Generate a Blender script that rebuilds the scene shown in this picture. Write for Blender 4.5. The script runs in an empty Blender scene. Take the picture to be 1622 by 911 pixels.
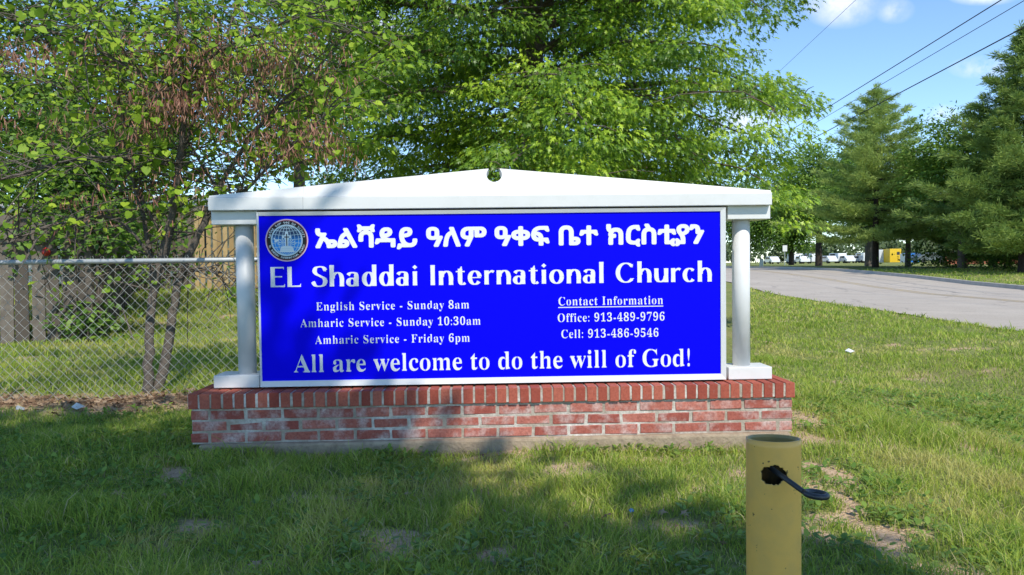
import bpy, bmesh, math, random
import numpy as np
from mathutils import Vector, Matrix
random.seed(7); RNG = np.random.default_rng(11)
S = bpy.context.scene; COL = S.collection
R = math.radians

# ------------------------------------------------------------------ camera
CAM = np.array([.105, -4.4, 1.12]); FPX = 1172.0
cd = bpy.data.cameras.new('camera'); cam = bpy.data.objects.new('camera', cd); COL.objects.link(cam)
cd.sensor_width = 36; cd.lens = 36*FPX/1622; cd.clip_start = .05; cd.clip_end = 3000
PITCH, ROLL = R(1.73), R(.70)
_F = Vector((0, math.cos(PITCH), -math.sin(PITCH))); _R = Vector((1, 0, 0)); _U = _R.cross(_F)
_r = _R*math.cos(ROLL) - _U*math.sin(ROLL); _u = _U*math.cos(ROLL) + _R*math.sin(ROLL)
cam.matrix_world = Matrix(((_r.x, _u.x, -_F.x, CAM[0]), (_r.y, _u.y, -_F.y, CAM[1]), (_r.z, _u.z, -_F.z, CAM[2]), (0, 0, 0, 1)))
S.camera = cam

# ------------------------------------------------------------------ sky, sun, exposure
SUN_AZ, SUN_EL = R(23), R(49)          # azimuth to the right of straight behind the camera
to_sun = Vector((math.sin(SUN_AZ)*math.cos(SUN_EL), -math.cos(SUN_AZ)*math.cos(SUN_EL), math.sin(SUN_EL)))
W = bpy.data.worlds.new('World'); S.world = W; W.use_nodes = True
nt = W.node_tree; nt.nodes.clear()
def wn(t, **k):
    n = nt.nodes.new(t)
    for a, b in k.items(): setattr(n, a, b)
    return n
sky = wn('ShaderNodeTexSky', sky_type='NISHITA', sun_disc=False, sun_elevation=SUN_EL,
         sun_rotation=math.atan2(to_sun.x, to_sun.y), air_density=.9, dust_density=.05, ozone_density=2.0, altitude=250)
bg = wn('ShaderNodeBackground'); bg.inputs[1].default_value = .15
wo = wn('ShaderNodeOutputWorld')
geo = wn('ShaderNodeTexCoord')
noi = wn('ShaderNodeTexNoise'); noi.inputs['Scale'].default_value = 14; noi.inputs['Detail'].default_value = 7; noi.inputs['Roughness'].default_value = .62
nt.links.new(geo.outputs['Generated'], noi.inputs['Vector'])
acc = None
def mth(op, a, b=None):
    n = wn('ShaderNodeMath', operation=op)
    for i, v in enumerate((a, b)):
        if v is None: continue
        if isinstance(v, (int, float)): n.inputs[i].default_value = v
        else: nt.links.new(v, n.inputs[i])
    return n.outputs[0]
sep = wn('ShaderNodeSeparateXYZ'); nt.links.new(geo.outputs['Generated'], sep.inputs[0])
# small fair-weather clouds: (x/y, z/y, half width, half height, strength)
for cx, cz, wx, wz, st in ((.445, .345, .060, .036, .75), (.515, .335, .03, .02, .5), (.640, .257, .055, .018, .8), (.585, .192, .032, .018, .75),
                           (.635, .350, .05, .012, .7), (.29, .19, .12, .03, .5), (-.2, .3, .14, .05, .6), (-.75, .22, .2, .05, .6), (1.2, .3, .2, .05, .7), (.95, .5, .15, .06, .7), (0.1,.62,.2,.06,.6)):
    u = mth('DIVIDE', mth('SUBTRACT', mth('DIVIDE', sep.outputs[0], mth('MAXIMUM', sep.outputs[1], .05)), cx), wx)
    v = mth('DIVIDE', mth('SUBTRACT', mth('DIVIDE', sep.outputs[2], mth('MAXIMUM', sep.outputs[1], .05)), cz), wz)
    d = mth('SQRT', mth('ADD', mth('MULTIPLY', u, u), mth('MULTIPLY', v, v)))
    m = mth('MULTIPLY', mth('MAXIMUM', mth('SUBTRACT', 1.0, d), 0.0), st)
    acc = m if acc is None else mth('MAXIMUM', acc, m)
cl = mth('MULTIPLY', acc, mth('MULTIPLY', mth('MAXIMUM', mth('SUBTRACT', noi.outputs['Fac'], .36), 0.0), 7.0))
cl = mth('MINIMUM', cl, .8)
mix = wn('ShaderNodeMix', data_type='RGBA'); nt.links.new(cl, mix.inputs[0]); tint = wn('ShaderNodeMix', data_type='RGBA', blend_type='MULTIPLY'); tint.inputs[0].default_value = 1; tint.inputs[7].default_value = (.79, .895, .96, 1)
nt.links.new(sky.outputs[0], tint.inputs[6]); nt.links.new(tint.outputs[2], mix.inputs[6])
mix.inputs[7].default_value = (4.6, 4.75, 5.2, 1)
nt.links.new(mix.outputs[2], bg.inputs[0]); nt.links.new(bg.outputs[0], wo.inputs[0])
sl = bpy.data.lights.new('sun', 'SUN'); sl.energy = 2.8; sl.angle = R(.55); sl.color = (1, .94, .83)
so = bpy.data.objects.new('sun', sl); COL.objects.link(so); so.rotation_euler = to_sun.to_track_quat('Z', 'Y').to_euler(); so.location = (20, -40, 50)
vs = S.view_settings; S.display_settings.display_device = 'sRGB'
vs.view_transform = 'Standard'; vs.look = 'None'; vs.exposure = 0.76; vs.gamma = 1; vs.use_curve_mapping = False
S.render.engine = 'CYCLES'
S.cycles.max_bounces = 6; S.cycles.transparent_max_bounces = 4; S.cycles.caustics_reflective = False; S.cycles.caustics_refractive = False

# ------------------------------------------------------------------ helpers
class MB:
    """collects vertices and faces; build() links them as one mesh object"""
    def __init__(s): s.v = []; s.f = []; s.n = 0; s.a = []
    def add(s, v, f, a=None):
        v = [tuple(p) for p in v]; s.v += v; s.f += [tuple(i+s.n for i in q) for q in f]; s.n += len(v)
        s.a += [a if a is not None else random.random()]*len(v)
    def box(s, x0, x1, y0, y1, z0, z1, a=None, j=0):
        q = lambda: random.uniform(-j, j)
        v = [(x+q(), y+q(), z+q()) for x in (x0, x1) for y in (y0, y1) for z in (z0, z1)]
        s.add(v, [(0, 1, 3, 2), (4, 6, 7, 5), (0, 4, 5, 1), (2, 3, 7, 6), (0, 2, 6, 4), (1, 5, 7, 3)], a)
    def tube(s, P, rad, n=8, cap=True, a=None):
        P = [Vector(p) for p in P]
        if not hasattr(rad, '__len__'): rad = [rad]*len(P)
        V = []; up = None
        for i, p in enumerate(P):
            t = (P[min(i+1, len(P)-1)] - P[max(i-1, 0)]).normalized()
            if up is None: up = t.orthogonal().normalized()
            up = (up - t*up.dot(t))
            up = up.normalized() if up.length > 1e-6 else t.orthogonal().normalized()
            w = t.cross(up)
            for k in range(n):
                b = 2*math.pi*k/n; V.append(p + (up*math.cos(b) + w*math.sin(b))*rad[i])
        Fc = [(i*n+k, i*n+(k+1) % n, (i+1)*n+(k+1) % n, (i+1)*n+k) for i in range(len(P)-1) for k in range(n)]
        if cap: Fc += [tuple(range(n-1, -1, -1)), tuple((len(P)-1)*n+k for k in range(n))]
        s.add(V, Fc, a)
    def lathe(s, prof, n=32, cx=0, cy=0, a=None):
        V = [(cx+r*math.cos(2*math.pi*k/n), cy+r*math.sin(2*math.pi*k/n), z) for r, z in prof for k in range(n)]
        Fc = [(i*n+k, i*n+(k+1) % n, (i+1)*n+(k+1) % n, (i+1)*n+k) for i in range(len(prof)-1) for k in range(n)]
        Fc += [tuple(range(n-1, -1, -1)), tuple((len(prof)-1)*n+k for k in range(n))]
        s.add(V, Fc, a)
    def build(s, name, mat, parent=None, smooth=False, bevel=0, angle=None):
        me = bpy.data.meshes.new(name); me.from_pydata(s.v, [], s.f); me.update()
        at = me.attributes.new('v', 'FLOAT', 'POINT'); at.data.foreach_set('value', np.array(s.a, 'f'))
        return link(name, me, mat, parent, smooth, bevel)
def link(name, me, mat, parent=None, smooth=False, bevel=0):
    if mat: me.materials.append(mat)
    if smooth: me.polygons.foreach_set('use_smooth', [True]*len(me.polygons))
    o = bpy.data.objects.new(name, me); COL.objects.link(o)
    if parent: o.parent = parent
    if bevel:
        b = o.modifiers.new('bevel', 'BEVEL'); b.width = bevel; b.segments = 2; b.limit_method = 'ANGLE'
    return o
def big_mesh(name, V, Fv, mat, parent=None, attr=None, smooth=False):
    """fast mesh from arrays, Fv (n, k) faces of equal size or list of such arrays"""
    if not isinstance(Fv, list): Fv = [Fv]
    me = bpy.data.meshes.new(name); me.vertices.add(len(V)); me.vertices.foreach_set('co', np.asarray(V, 'f').ravel())
    loops = np.concatenate([f.ravel() for f in Fv]); tot = np.concatenate([np.full(len(f), f.shape[1]) for f in Fv])
    me.loops.add(len(loops)); me.loops.foreach_set('vertex_index', loops.astype('i'))
    me.polygons.add(len(tot)); st = np.concatenate([[0], np.cumsum(tot)[:-1]])
    me.polygons.foreach_set('loop_start', st.astype('i')); me.polygons.foreach_set('loop_total', tot.astype('i'))
    me.update(calc_edges=True)
    for k, a in (attr or {}).items():
        at = me.attributes.new(k, 'FLOAT', 'POINT'); at.data.foreach_set('value', np.asarray(a, 'f'))
    return link(name, me, mat, parent, smooth)
def tag(o, label=None, cat=None, group=None, kind=None):
    if label: o['label'] = label
    if cat: o['category'] = cat
    if group: o['group'] = group
    if kind: o['kind'] = kind
    return o
def empty(name, loc, label, cat, group=None, rz=0):
    o = bpy.data.objects.new(name, None); COL.objects.link(o); o.location = loc; o.rotation_euler = (0, 0, rz); o.empty_display_size = .2
    return tag(o, label, cat, group)
def copy_tree(o, parent=None):
    c = o.copy(); COL.objects.link(c); c.parent = parent
    for ch in list(o.children): copy_tree(ch, c)
    return c

def mat(name, col, rough=.6, var=None, noise=None, bump=None, spec=.4, metal=0, coat=0, trans=0, attr=None, noise2=None):
    """principled material; attr=(colour at v=0 ... v=1 ramp list); noise=(scale, colour, amount); bump=(scale, strength, distance)"""
    m = bpy.data.materials.new(name); m.use_nodes = True; t = m.node_tree; p = t.nodes['Principled BSDF']
    N = t.nodes.new; L = t.links.new
    p.inputs['Roughness'].default_value = rough; p.inputs['Specular IOR Level'].default_value = spec; p.inputs['Metallic'].default_value = metal
    p.inputs['Coat Weight'].default_value = coat
    c = N('ShaderNodeRGB'); c.outputs[0].default_value = (*col, 1); out = c.outputs[0]
    tc = N('ShaderNodeTexCoord')
    if attr:
        a = N('ShaderNodeAttribute'); a.attribute_name = 'v'; rp = N('ShaderNodeValToRGB'); L(a.outputs['Fac'], rp.inputs[0])
        e = rp.color_ramp.elements
        for i, (pos, cc) in enumerate(attr):
            el = e[i] if i < 2 else e.new(pos)
            el.position = pos; el.color = (*cc, 1)
        out = rp.outputs[0]
    for nz in (noise, noise2):
        if not nz: continue
        n = N('ShaderNodeTexNoise'); n.inputs['Scale'].default_value = nz[0]; n.inputs['Detail'].default_value = 6; n.inputs['Roughness'].default_value = .6
        L(tc.outputs['Object'], n.inputs['Vector'])
        r = N('ShaderNodeValToRGB'); r.color_ramp.elements[0].position = nz[3] if len(nz) > 3 else .42; r.color_ramp.elements[1].position = nz[4] if len(nz) > 4 else .68
        L(n.outputs['Fac'], r.inputs[0])
        mu = N('ShaderNodeMath'); mu.operation = 'MULTIPLY'; mu.inputs[1].default_value = nz[2]; L(r.outputs[0], mu.inputs[0])
        mx = N('ShaderNodeMix'); mx.data_type = 'RGBA'; L(mu.outputs[0], mx.inputs[0]); L(out, mx.inputs[6]); mx.inputs[7].default_value = (*nz[1], 1)
        out = mx.outputs[2]
    L(out, p.inputs['Base Color'])
    if bump:
        n = N('ShaderNodeTexNoise'); n.inputs['Scale'].default_value = bump[0]; n.inputs['Detail'].default_value = 5; L(tc.outputs['Object'], n.inputs['Vector'])
        b = N('ShaderNodeBump'); b.inputs['Strength'].default_value = bump[1]; b.inputs['Distance'].default_value = bump[2]
        L(n.outputs['Fac'], b.inputs['Height']); L(b.outputs[0], p.inputs['Normal'])
    if trans:
        tr = N('ShaderNodeBsdfTranslucent'); L(out, tr.inputs[0]); ms = N('ShaderNodeMixShader'); ms.inputs[0].default_value = trans
        L(p.outputs[0], ms.inputs[1]); L(tr.outputs[0], ms.inputs[2]); L(ms.outputs[0], t.nodes['Material Output'].inputs[0])
    return m

M = {}
M['white'] = mat('white_paint', (.70, .70, .69), .42, noise=(5, (.60, .60, .575), .45), noise2=(40, (.52, .51, .48), .18, .6, .75), bump=(60, .03, .002), spec=.5)
M['column'] = mat('white_column', (.68, .68, .675), .45, noise=(9, (.57, .57, .55), .4), spec=.5)
M['blue'] = mat('blue_panel', (.0015, .0006, .80), .5, spec=.06)
M['letter'] = mat('white_vinyl', (.76, .76, .78), .5, spec=.3)
M['brick'] = mat('brick', (.3, .08, .06), .85, attr=[(0, (.32, .085, .064)), (.5, (.41, .13, .095)), (1, (.49, .18, .135))],
                 noise=(11, (.62, .53, .49), .80, .46, .72), noise2=(70, (.16, .035, .03), .5), bump=(120, .5, .004), spec=.15)
M['brick_cap'] = mat('brick_cap', (.3, .08, .06), .85, attr=[(0, (.30, .068, .046)), (.5, (.39, .10, .064)), (1, (.46, .14, .092))],
                 noise=(22, (.5, .4, .36), .3, .6, .78), noise2=(80, (.17, .035, .03), .45), bump=(140, .5, .004), spec=.15)
M['mortar'] = mat('mortar', (.40, .34, .27), .95, noise=(4, (.72, .68, .62), .9, .45, .62), noise2=(40, (.24, .20, .16), .6), bump=(90, .7, .006), spec=.1)
M['concrete'] = mat('concrete', (.34, .26, .18), .95, noise=(4, (.48, .39, .28), .7), noise2=(22, (.2, .15, .11), .65), bump=(60, .8, .008), spec=.1)
M['galv'] = mat('galvanised', (.42, .44, .45), .5, metal=.35, noise=(30, (.30, .31, .32), .5))
M['wire'] = mat('fence_wire', (.36, .37, .36), .55, metal=.25)
M['oldwood'] = mat('weathered_wood', (.2, .16, .12), .9, attr=[(0, (.09, .075, .062)), (.5, (.14, .118, .098)), (1, (.21, .18, .15))], noise=(9, (.10, .08, .065), .6), spec=.1)
M['newwood'] = mat('pale_wood', (.42, .3, .14), .85, attr=[(0, (.33, .23, .105)), (.6, (.44, .31, .15)), (1, (.52, .39, .2))], noise=(8, (.28, .2, .11), .5), spec=.1)
M['bark'] = mat('bark', (.15, .12, .095), .95, noise=(14, (.075, .058, .045), .8), noise2=(50, (.22, .185, .15), .5), bump=(40, 1, .02), spec=.1)
M['greybark'] = mat('grey_bark', (.125, .105, .09), .95, noise=(16, (.07, .058, .048), .7), noise2=(60, (.23, .20, .17), .5), bump=(60, .8, .01), spec=.1)
M['darkbark'] = mat('dark_bark', (.06, .047, .04), .95, noise=(10, (.03, .024, .02), .7), bump=(30, .8, .02), spec=.1)
def leafmat(name, a, b, c, tr=.35, rough=.5, spec=.35):
    return mat(name, b, rough, attr=[(0, a), (.5, b), (1, c)], trans=tr, spec=spec)
M['oak'] = leafmat('oak_leaves', (.08, .165, .024), (.21, .36, .03), (.46, .61, .045), .38, .42, .5)
M['redbud'] = leafmat('redbud_leaves', (.10, .20, .02), (.25, .40, .03), (.44, .57, .05), .42, .55, .3)
M['backtree'] = leafmat('back_leaves', (.055, .125, .02), (.11, .21, .03), (.20, .32, .04), .38)
M['roadtree'] = leafmat('road_leaves', (.09, .19, .03), (.17, .29, .04), (.25, .38, .055), .4)
M['pine'] = leafmat('pine_needles', (.18, .26, .065), (.34, .45, .11), (.52, .62, .16), .4, .6)
M['darkpine'] = leafmat('dark_needles', (.11, .19, .05), (.22, .32, .07), (.36, .46, .10), .34, .6)
M['pod'] = leafmat('pods', (.20, .08, .055), (.36, .17, .12), (.52, .31, .21), .3, .7, .2)
M['dead'] = leafmat('dead_leaves', (.13, .075, .045), (.24, .15, .09), (.40, .29, .19), .1, .8, .2)
M['cream'] = mat('cream_wall', (.78, .70, .58), .8, noise=(2, (.6, .5, .4), .4))
M['roofgrey'] = mat('roof', (.52, .45, .38), .9, noise=(6, (.4, .35, .3), .5))

# ------------------------------------------------------------------ terrain
def sm(a, b, t): t = np.clip((t-a)/(b-a), 0, 1); return t*t*(3-2*t)
KY = [-200, 20, 25, 30, 35, 40, 48, 60, 110, 2000]; KZ = [0, 0, .12, .30, .43, .54, .60, .60, .58, .5]
def near_edge(y): return 7.35 + .085*np.asarray(y, float)
ROADW = 8.75
def rough(x, y):
    return .012*np.sin(3.1*x+1.3*y)+.012*np.sin(-2.2*x+3.7*y+1)+.008*np.sin(7*x+5*y)+.006*np.sin(-9*x+8*y+2)
def H(x, y):
    x = np.asarray(x, float); y = np.asarray(y, float)
    right = np.interp(y, KY, KZ); left = .6*sm(5.5, 13.5, y)
    h = left*(1-sm(2, 7, x)) + right*sm(2, 7, x)
    e = x - near_edge(y)
    h = h + .0*e + .13*sm(ROADW+.14, ROADW+.5, e)
    h = h - .10*sm(-.05, .35, e)*(1-sm(ROADW-.2, ROADW+.1, e))
    # slight swale on the lawn beside the sign, slight rise at the sign's left foot
    h = h - .10*np.exp(-((x-3.9-.1*y)/1.1)**2)*sm(-3, 2, y)*(1-sm(14, 20, y))
    h = h + .055*np.exp(-((x+2.3)/.85)**2-((y+.1)/.8)**2)
    return h + rough(x, y)*(1-sm(8, 16, np.hypot(x, y)))
def Hs(x, y): return float(H(x, y))
# bare earth: (x, y, rx, ry, amount)
BARE = [(1.98, .25, .24, .24, .75), (1.75, -.5, .12, .36, .75), (1.66, -1.1, .07, .3, .85), (1.64, -1.62, .075, .32, .9), (2.15, .9, .2, .4, .5), (1.42, -.55, .25, .3, .5),
        (-1.25, -1.2, .13, .08, .6), (-.46, -1.56, .15, .08, .55), (.07, -1.48, .13, .09, .6), (1.0, -.85, .22, .14, .45), (.85, -.12, .7, .10, .45), (-.1, -.75, .25, .12, .45), (-.8,-.85,.2,.1,.4),
        (-1.75, -.55, .22, .12, .5), (-3.2, 1.75, 1.6, .42, .95), (-4.6, 1.8, 1.4, .4, .9), (4.4, 3.2, .5, .6, .3), (3.2, 1.5, .4, .5, .3), (5.2, 1.8, .5, .35, .4), (-.9, -1.75, .2, .1, .5), (.6,-1.3,.2,.1,.4), (2.35,.05,.15,.1,.5)]
def hash_noise(x, y, s, seed):
    x = np.asarray(x)*s; y = np.asarray(y)*s; xi = np.floor(x).astype(int); yi = np.floor(y).astype(int); xf = x-xi; yf = y-yi
    def h(a, b):
        n = (a*374761393 + b*668265263 + seed*982451653) & 0x7fffffff
        n = ((n ^ (n >> 13))*1274126177) & 0x7fffffff
        return ((n ^ (n >> 16)) & 0xffff)/65535.
    u = xf*xf*(3-2*xf); v = yf*yf*(3-2*yf)
    return (h(xi, yi)*(1-u)+h(xi+1, yi)*u)*(1-v)+(h(xi, yi+1)*(1-u)+h(xi+1, yi+1)*u)*v
def bare(x, y):
    x = np.asarray(x, float); y = np.asarray(y, float)
    wx = x+.25*(hash_noise(x, y, 5, 3)-.5); wy = y+.25*(hash_noise(x, y, 5, 4)-.5)
    b = np.zeros_like(x)
    for cx, cy, rx, ry, a in BARE: b = np.maximum(b, a*np.exp(-((wx-cx)/rx)**2-((wy-cy)/ry)**2))
    n = hash_noise(x, y, 2.2, 1)*.6+hash_noise(x, y, 6, 2)*.4
    return np.clip(b*1.25 + np.clip((n-.60)*1.9, 0, .6), 0, 1)

def axis(dense, far):
    return np.unique(np.round(np.concatenate([np.arange(dense[0], dense[1], dense[2])]+[np.array(f) for f in far]), 3))
gx = axis((-6, 6, .09), [np.arange(6, 34, .35), np.arange(34, 80, 4), np.linspace(80, 900, 18), -np.arange(6, 30, .7), -np.linspace(30, 900, 22)])
gy = axis((-5, 7, .09), [np.arange(7, 60, .5), np.arange(60, 120, 4), np.linspace(120, 1400, 24), -np.arange(5, 30, 2), -np.linspace(30, 300, 8)])
GX, GY = np.meshgrid(gx, gy); gz = H(GX, GY)
V = np.stack([GX.ravel(), GY.ravel(), gz.ravel()], 1); nx, ny = len(gx), len(gy)
I = np.arange(nx*ny).reshape(ny, nx)
Fq = np.stack([I[:-1, :-1].ravel(), I[:-1, 1:].ravel(), I[1:, 1:].ravel(), I[1:, :-1].ravel()], 1)
gm = bpy.data.materials.new('ground'); gm.use_nodes = True; t = gm.node_tree; p = t.nodes['Principled BSDF']; N = t.nodes.new; L = t.links.new
p.inputs['Roughness'].default_value = .95; p.inputs['Specular IOR Level'].default_value = .1
tc = N('ShaderNodeTexCoord')
def nz(sc, de=6, a=.4, b=.65):
    n = N('ShaderNodeTexNoise'); n.inputs['Scale'].default_value = sc; n.inputs['Detail'].default_value = de; n.inputs['Roughness'].default_value = .65
    L(tc.outputs['Object'], n.inputs['Vector']); r = N('ShaderNodeValToRGB'); r.color_ramp.elements[0].position = a; r.color_ramp.elements[1].position = b; L(n.outputs['Fac'], r.inputs[0]); return r.outputs[0]
def mx(f, a, b):
    m_ = N('ShaderNodeMix'); m_.data_type = 'RGBA'
    for i, v in ((0, f), (6, a), (7, b)):
        if isinstance(v, tuple): m_.inputs[i].default_value = (*v, 1)
        elif isinstance(v, float): m_.inputs[i].default_value = v
        else: L(v, m_.inputs[i])
    return m_.outputs[2]
turf = mx(nz(1.3), (.22, .27, .07), (.32, .35, .11)); turf = mx(nz(30), turf, (.11, .12, .05)); turf = mx(nz(.45, 6, .5, .72), turf, (.27, .24, .10))
dirt = mx(nz(12), (.50, .34, .20), (.34, .22, .13)); dirt = mx(nz(70), dirt, (.58, .44, .30))
at = N('ShaderNodeAttribute'); at.attribute_name = 'bare'
r = N('ShaderNodeValToRGB'); r.color_ramp.elements[0].position = .26; r.color_ramp.elements[1].position = .46; L(at.outputs['Fac'], r.inputs[0])
L(mx(r.outputs[0], turf, dirt), p.inputs['Base Color'])
bn = N('ShaderNodeTexNoise'); bn.inputs['Scale'].default_value = 45; bn.inputs['Detail'].default_value = 6; L(tc.outputs['Object'], bn.inputs['Vector'])
bb = N('ShaderNodeBump'); bb.inputs['Strength'].default_value = .9; bb.inputs['Distance'].default_value = .03; L(bn.outputs['Fac'], bb.inputs['Height']); L(bb.outputs[0], p.inputs['Normal'])
ground = big_mesh('ground', V, Fq, gm, attr={'bare': bare(V[:, 0], V[:, 1])}, smooth=True); tag(ground, kind='structure')

# ------------------------------------------------------------------ road
ry_ = np.concatenate([np.arange(-30, 62, 1.0), np.arange(62, 160, 6.0)])
def rz(y): return np.interp(y, KY, KZ)
def strip(name, o0, o1, dz, m, wob=0):
    ys = np.concatenate([np.arange(-30, 60, .2), np.arange(60, 160, 4)]) if wob else ry_
    w0 = wob*(hash_noise(ys*0, ys, 1.3, 5)-.5) + wob*.6*(hash_noise(ys*0, ys, 5, 6)-.5) if wob else 0
    a = np.stack([near_edge(ys)+o0+w0, ys, rz(ys)+dz], 1); b = np.stack([near_edge(ys)+o1, ys, rz(ys)+dz], 1)
    n = len(ys); V = np.concatenate([a, b]); i = np.arange(n-1)
    return tag(big_mesh(name, V, np.stack([i, i+n, i+n+1, i+1], 1), m), kind='structure')
M['asphalt'] = mat('asphalt', (.44, .385, .325), .9, noise=(.5, (.52, .46, .39), .8), noise2=(45, (.28, .245, .21), .6), bump=(200, .5, .004), spec=.2)
t = M['asphalt'].node_tree; p = t.nodes['Principled BSDF']; src = p.inputs['Base Color'].links[0].from_socket
vo = t.nodes.new('ShaderNodeTexVoronoi'); vo.feature = 'DISTANCE_TO_EDGE'; vo.inputs['Scale'].default_value = .33
tc = t.nodes.new('ShaderNodeTexCoord'); nn_ = t.nodes.new('ShaderNodeTexNoise'); nn_.inputs['Scale'].default_value = .9; nn_.inputs['Detail'].default_value = 5
va = t.nodes.new('ShaderNodeVectorMath'); va.operation = 'MULTIPLY_ADD'; va.inputs[1].default_value = (1.6, 1.6, 0)
t.links.new(tc.outputs['Object'], nn_.inputs['Vector']); t.links.new(nn_.outputs['Color'], va.inputs[0]); t.links.new(tc.outputs['Object'], va.inputs[2]); t.links.new(va.outputs[0], vo.inputs['Vector'])
rc = t.nodes.new('ShaderNodeValToRGB'); rc.color_ramp.elements[0].position = .004; rc.color_ramp.elements[1].position = .012; t.links.new(vo.outputs['Distance'], rc.inputs[0])
mm = t.nodes.new('ShaderNodeMix'); mm.data_type = 'RGBA'; mm.inputs[6].default_value = (.30, .265, .23, 1); t.links.new(rc.outputs[0], mm.inputs[0]); t.links.new(src, mm.inputs[7]); t.links.new(mm.outputs[2], p.inputs['Base Color'])
M['yellow_line'] = mat('road_yellow', (.50, .37, .17), .9, noise=(6, (.36, .32, .27), .9, .35, .6), spec=.1)
M['kerb'] = mat('kerb_concrete', (.46, .43, .39), .9, noise=(4, (.34, .31, .28), .6), spec=.1)
strip('road', -.05, ROADW+.02, .012, M['asphalt'], .14)
for o0 in (4.55, 4.82): strip('road_marking', o0, o0+.11, .017, M['yellow_line'])
kb = MB()
for a, b in zip(ry_[:-1], ry_[1:]):
    z0, z1 = float(rz(a)), float(rz(b)); e0, e1 = float(near_edge(a))+ROADW, float(near_edge(b))+ROADW
    v = [(e0, a, z0), (e0+.03, a, z0+.15), (e0+.18, a, z0+.15), (e1, b, z1), (e1+.03, b, z1+.15), (e1+.18, b, z1+.15)]
    kb.add(v, [(0, 3, 4, 1), (1, 4, 5, 2)], .5)
tag(kb.build('kerb', M['kerb']), kind='structure')

# ------------------------------------------------------------------ monument sign
SY = .125                       # set-back of the sign face from the brick front
K = (4.4+SY)/4.4
BR, SR = R(2.3), R(1.6)         # the brick base and the cabinet on it are not quite parallel
YL = 0.0                        # local depth of the piece being laid out
def sx(x):
    r_ = (x-CAM[0])/4.4; Y_ = SY+YL
    return (CAM[0]+Y_*math.sin(SR)+r_*(Y_*math.cos(SR)+4.4))/(math.cos(SR)-r_*math.sin(SR))
def sz(z, x=0.0): return CAM[2]+(z-CAM[2])/4.4*(x*math.sin(SR)+SY+YL+4.4)
sign = empty('monument_sign', (0, 0, 0), 'white and blue church sign with roof and columns on a low brick base', 'sign')
def sub(name, rz_):             # all parts are built in a rotated frame, applied to the mesh
    pass
def rot(o, a, piv=(0, 0, 0)):
    m_ = Matrix.Translation(piv) @ Matrix.Rotation(a, 4, 'Z') @ Matrix.Translation([-c for c in piv]); o.data.transform(m_); return o
# -- brick base
BX0, BX1, BD = -1.795, 1.802, .36
BZ0, BZ1 = .091, .292           # stretcher courses
core = MB(); core.box(BX0+.005, BX1-.005, .0045, BD-.0045, BZ0-.004, BZ1+.012)
rot(core.build('mortar', M['mortar'], sign), BR)
bw = MB()
cz = (BZ1-BZ0)/3
for c in range(3):
    z0 = BZ0+c*cz+.007; z1 = z0+cz-.0145
    pitch = .2125; off = 0 if c % 2 else -pitch/2
    x = BX0+off
    while x < BX1-.01:
        a, b = max(x+.009, BX0), min(x+pitch-.009, BX1)
        if b-a > .03:
            j = lambda q=.0022: random.uniform(-q, q)
            bw.box(a+j(), b+j(), .001+j(), .10, z0+j(), z1+j(), j=.0026)
            bw.box(a+j(), b+j(), BD-.10, BD, z0, z1)
        x += pitch
    for xe in (BX0, BX1):       # end faces
        for k in range(1):
            bw.box(xe-.0005 if xe < 0 else xe-.09, xe+.09 if xe < 0 else xe+.0005, .108, BD-.108, z0, z1)
o = bw.build('brick_wall', M['brick'], sign, bevel=.0035); rot(o, BR)
# -- rowlock cap course, lifted a little at its right end
CZ0, CZ1 = .298, .388
n = 54; pw = (BX1-BX0+.03)/n
cc = MB(); cm = MB()
cm.box(BX0-.011, BX1+.011, -.011, BD+.011, CZ0+.006, CZ1-.006)
for k in range(n):
    x = BX0-.015+k*pw; j = lambda q=.002: random.uniform(-q, q)
    cc.box(x+.0065+j(), x+pw-.0065+j(), -.015+j(), BD+.015, CZ0+j(), CZ1+j(.0015), j=.001)
for o in (cm.build('mortar', M['mortar'], sign), cc.build('brick_cap', M['brick_cap'], sign, bevel=.003)):
    o.data.transform(Matrix.Translation((0, 0, CZ0)) @ Matrix.Rotation(R(-.05), 4, 'Y') @ Matrix.Translation((0, 0, -CZ0))); rot(o, BR)
ft = MB(); ft.box(BX0+.05, BX1-.02, -.035, BD+.03, -.25, BZ0-.002)
o = ft.build('footing', M['concrete'], sign, bevel=.015); rot(o, BR)
# -- cabinet
DZ = CZ1 + .004
parts = []
def P(o): parts.append(o); return o
YL = -.046
roof_w0, roof_w1 = sx(-1.692), sx(1.654)
ze0, ze1, zpk = sz(1.462), sz(1.537), sz(1.703)
RF, RB = -.046, .30             # roof front and back, local y measured from the cabinet face
fa = MB(); fa.box(roof_w0, roof_w1, RF, RB, ze0, ze1)
P(fa.build('fascia', M['white'], sign, bevel=.004))
# raised seam across the fascia and pediment
pd = MB(); xp = sx(.008); rn = .047; cN = zpk-.040
prof = [(roof_w0+.006, ze1+.001)]
hz = lambda x: ze1+.012+(zpk-ze1-.012)*((x-roof_w0)/(xp-roof_w0) if x < xp else (roof_w1-x)/(roof_w1-xp))
prof.append((roof_w0+.006, hz(roof_w0+.006)))
a0 = None
arc = []
for k in range(0, 33):
    th = R(90+28) + (R(360-56))*k/32
    arc.append((xp+rn*math.cos(th), cN+rn*math.sin(th)))
arc = [q for q in arc if q[1] < hz(q[0])-.0005]
prof.append((arc[0][0], hz(arc[0][0]))); prof += arc; prof.append((arc[-1][0], hz(arc[-1][0])))
prof += [(roof_w1-.006, hz(roof_w1-.006)), (roof_w1-.006, ze1+.001)]
nP = len(prof)
fy = lambda z: RF+.004+.30*(z-ze1); by = lambda z: RB-.004-.30*(z-ze1)
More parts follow.
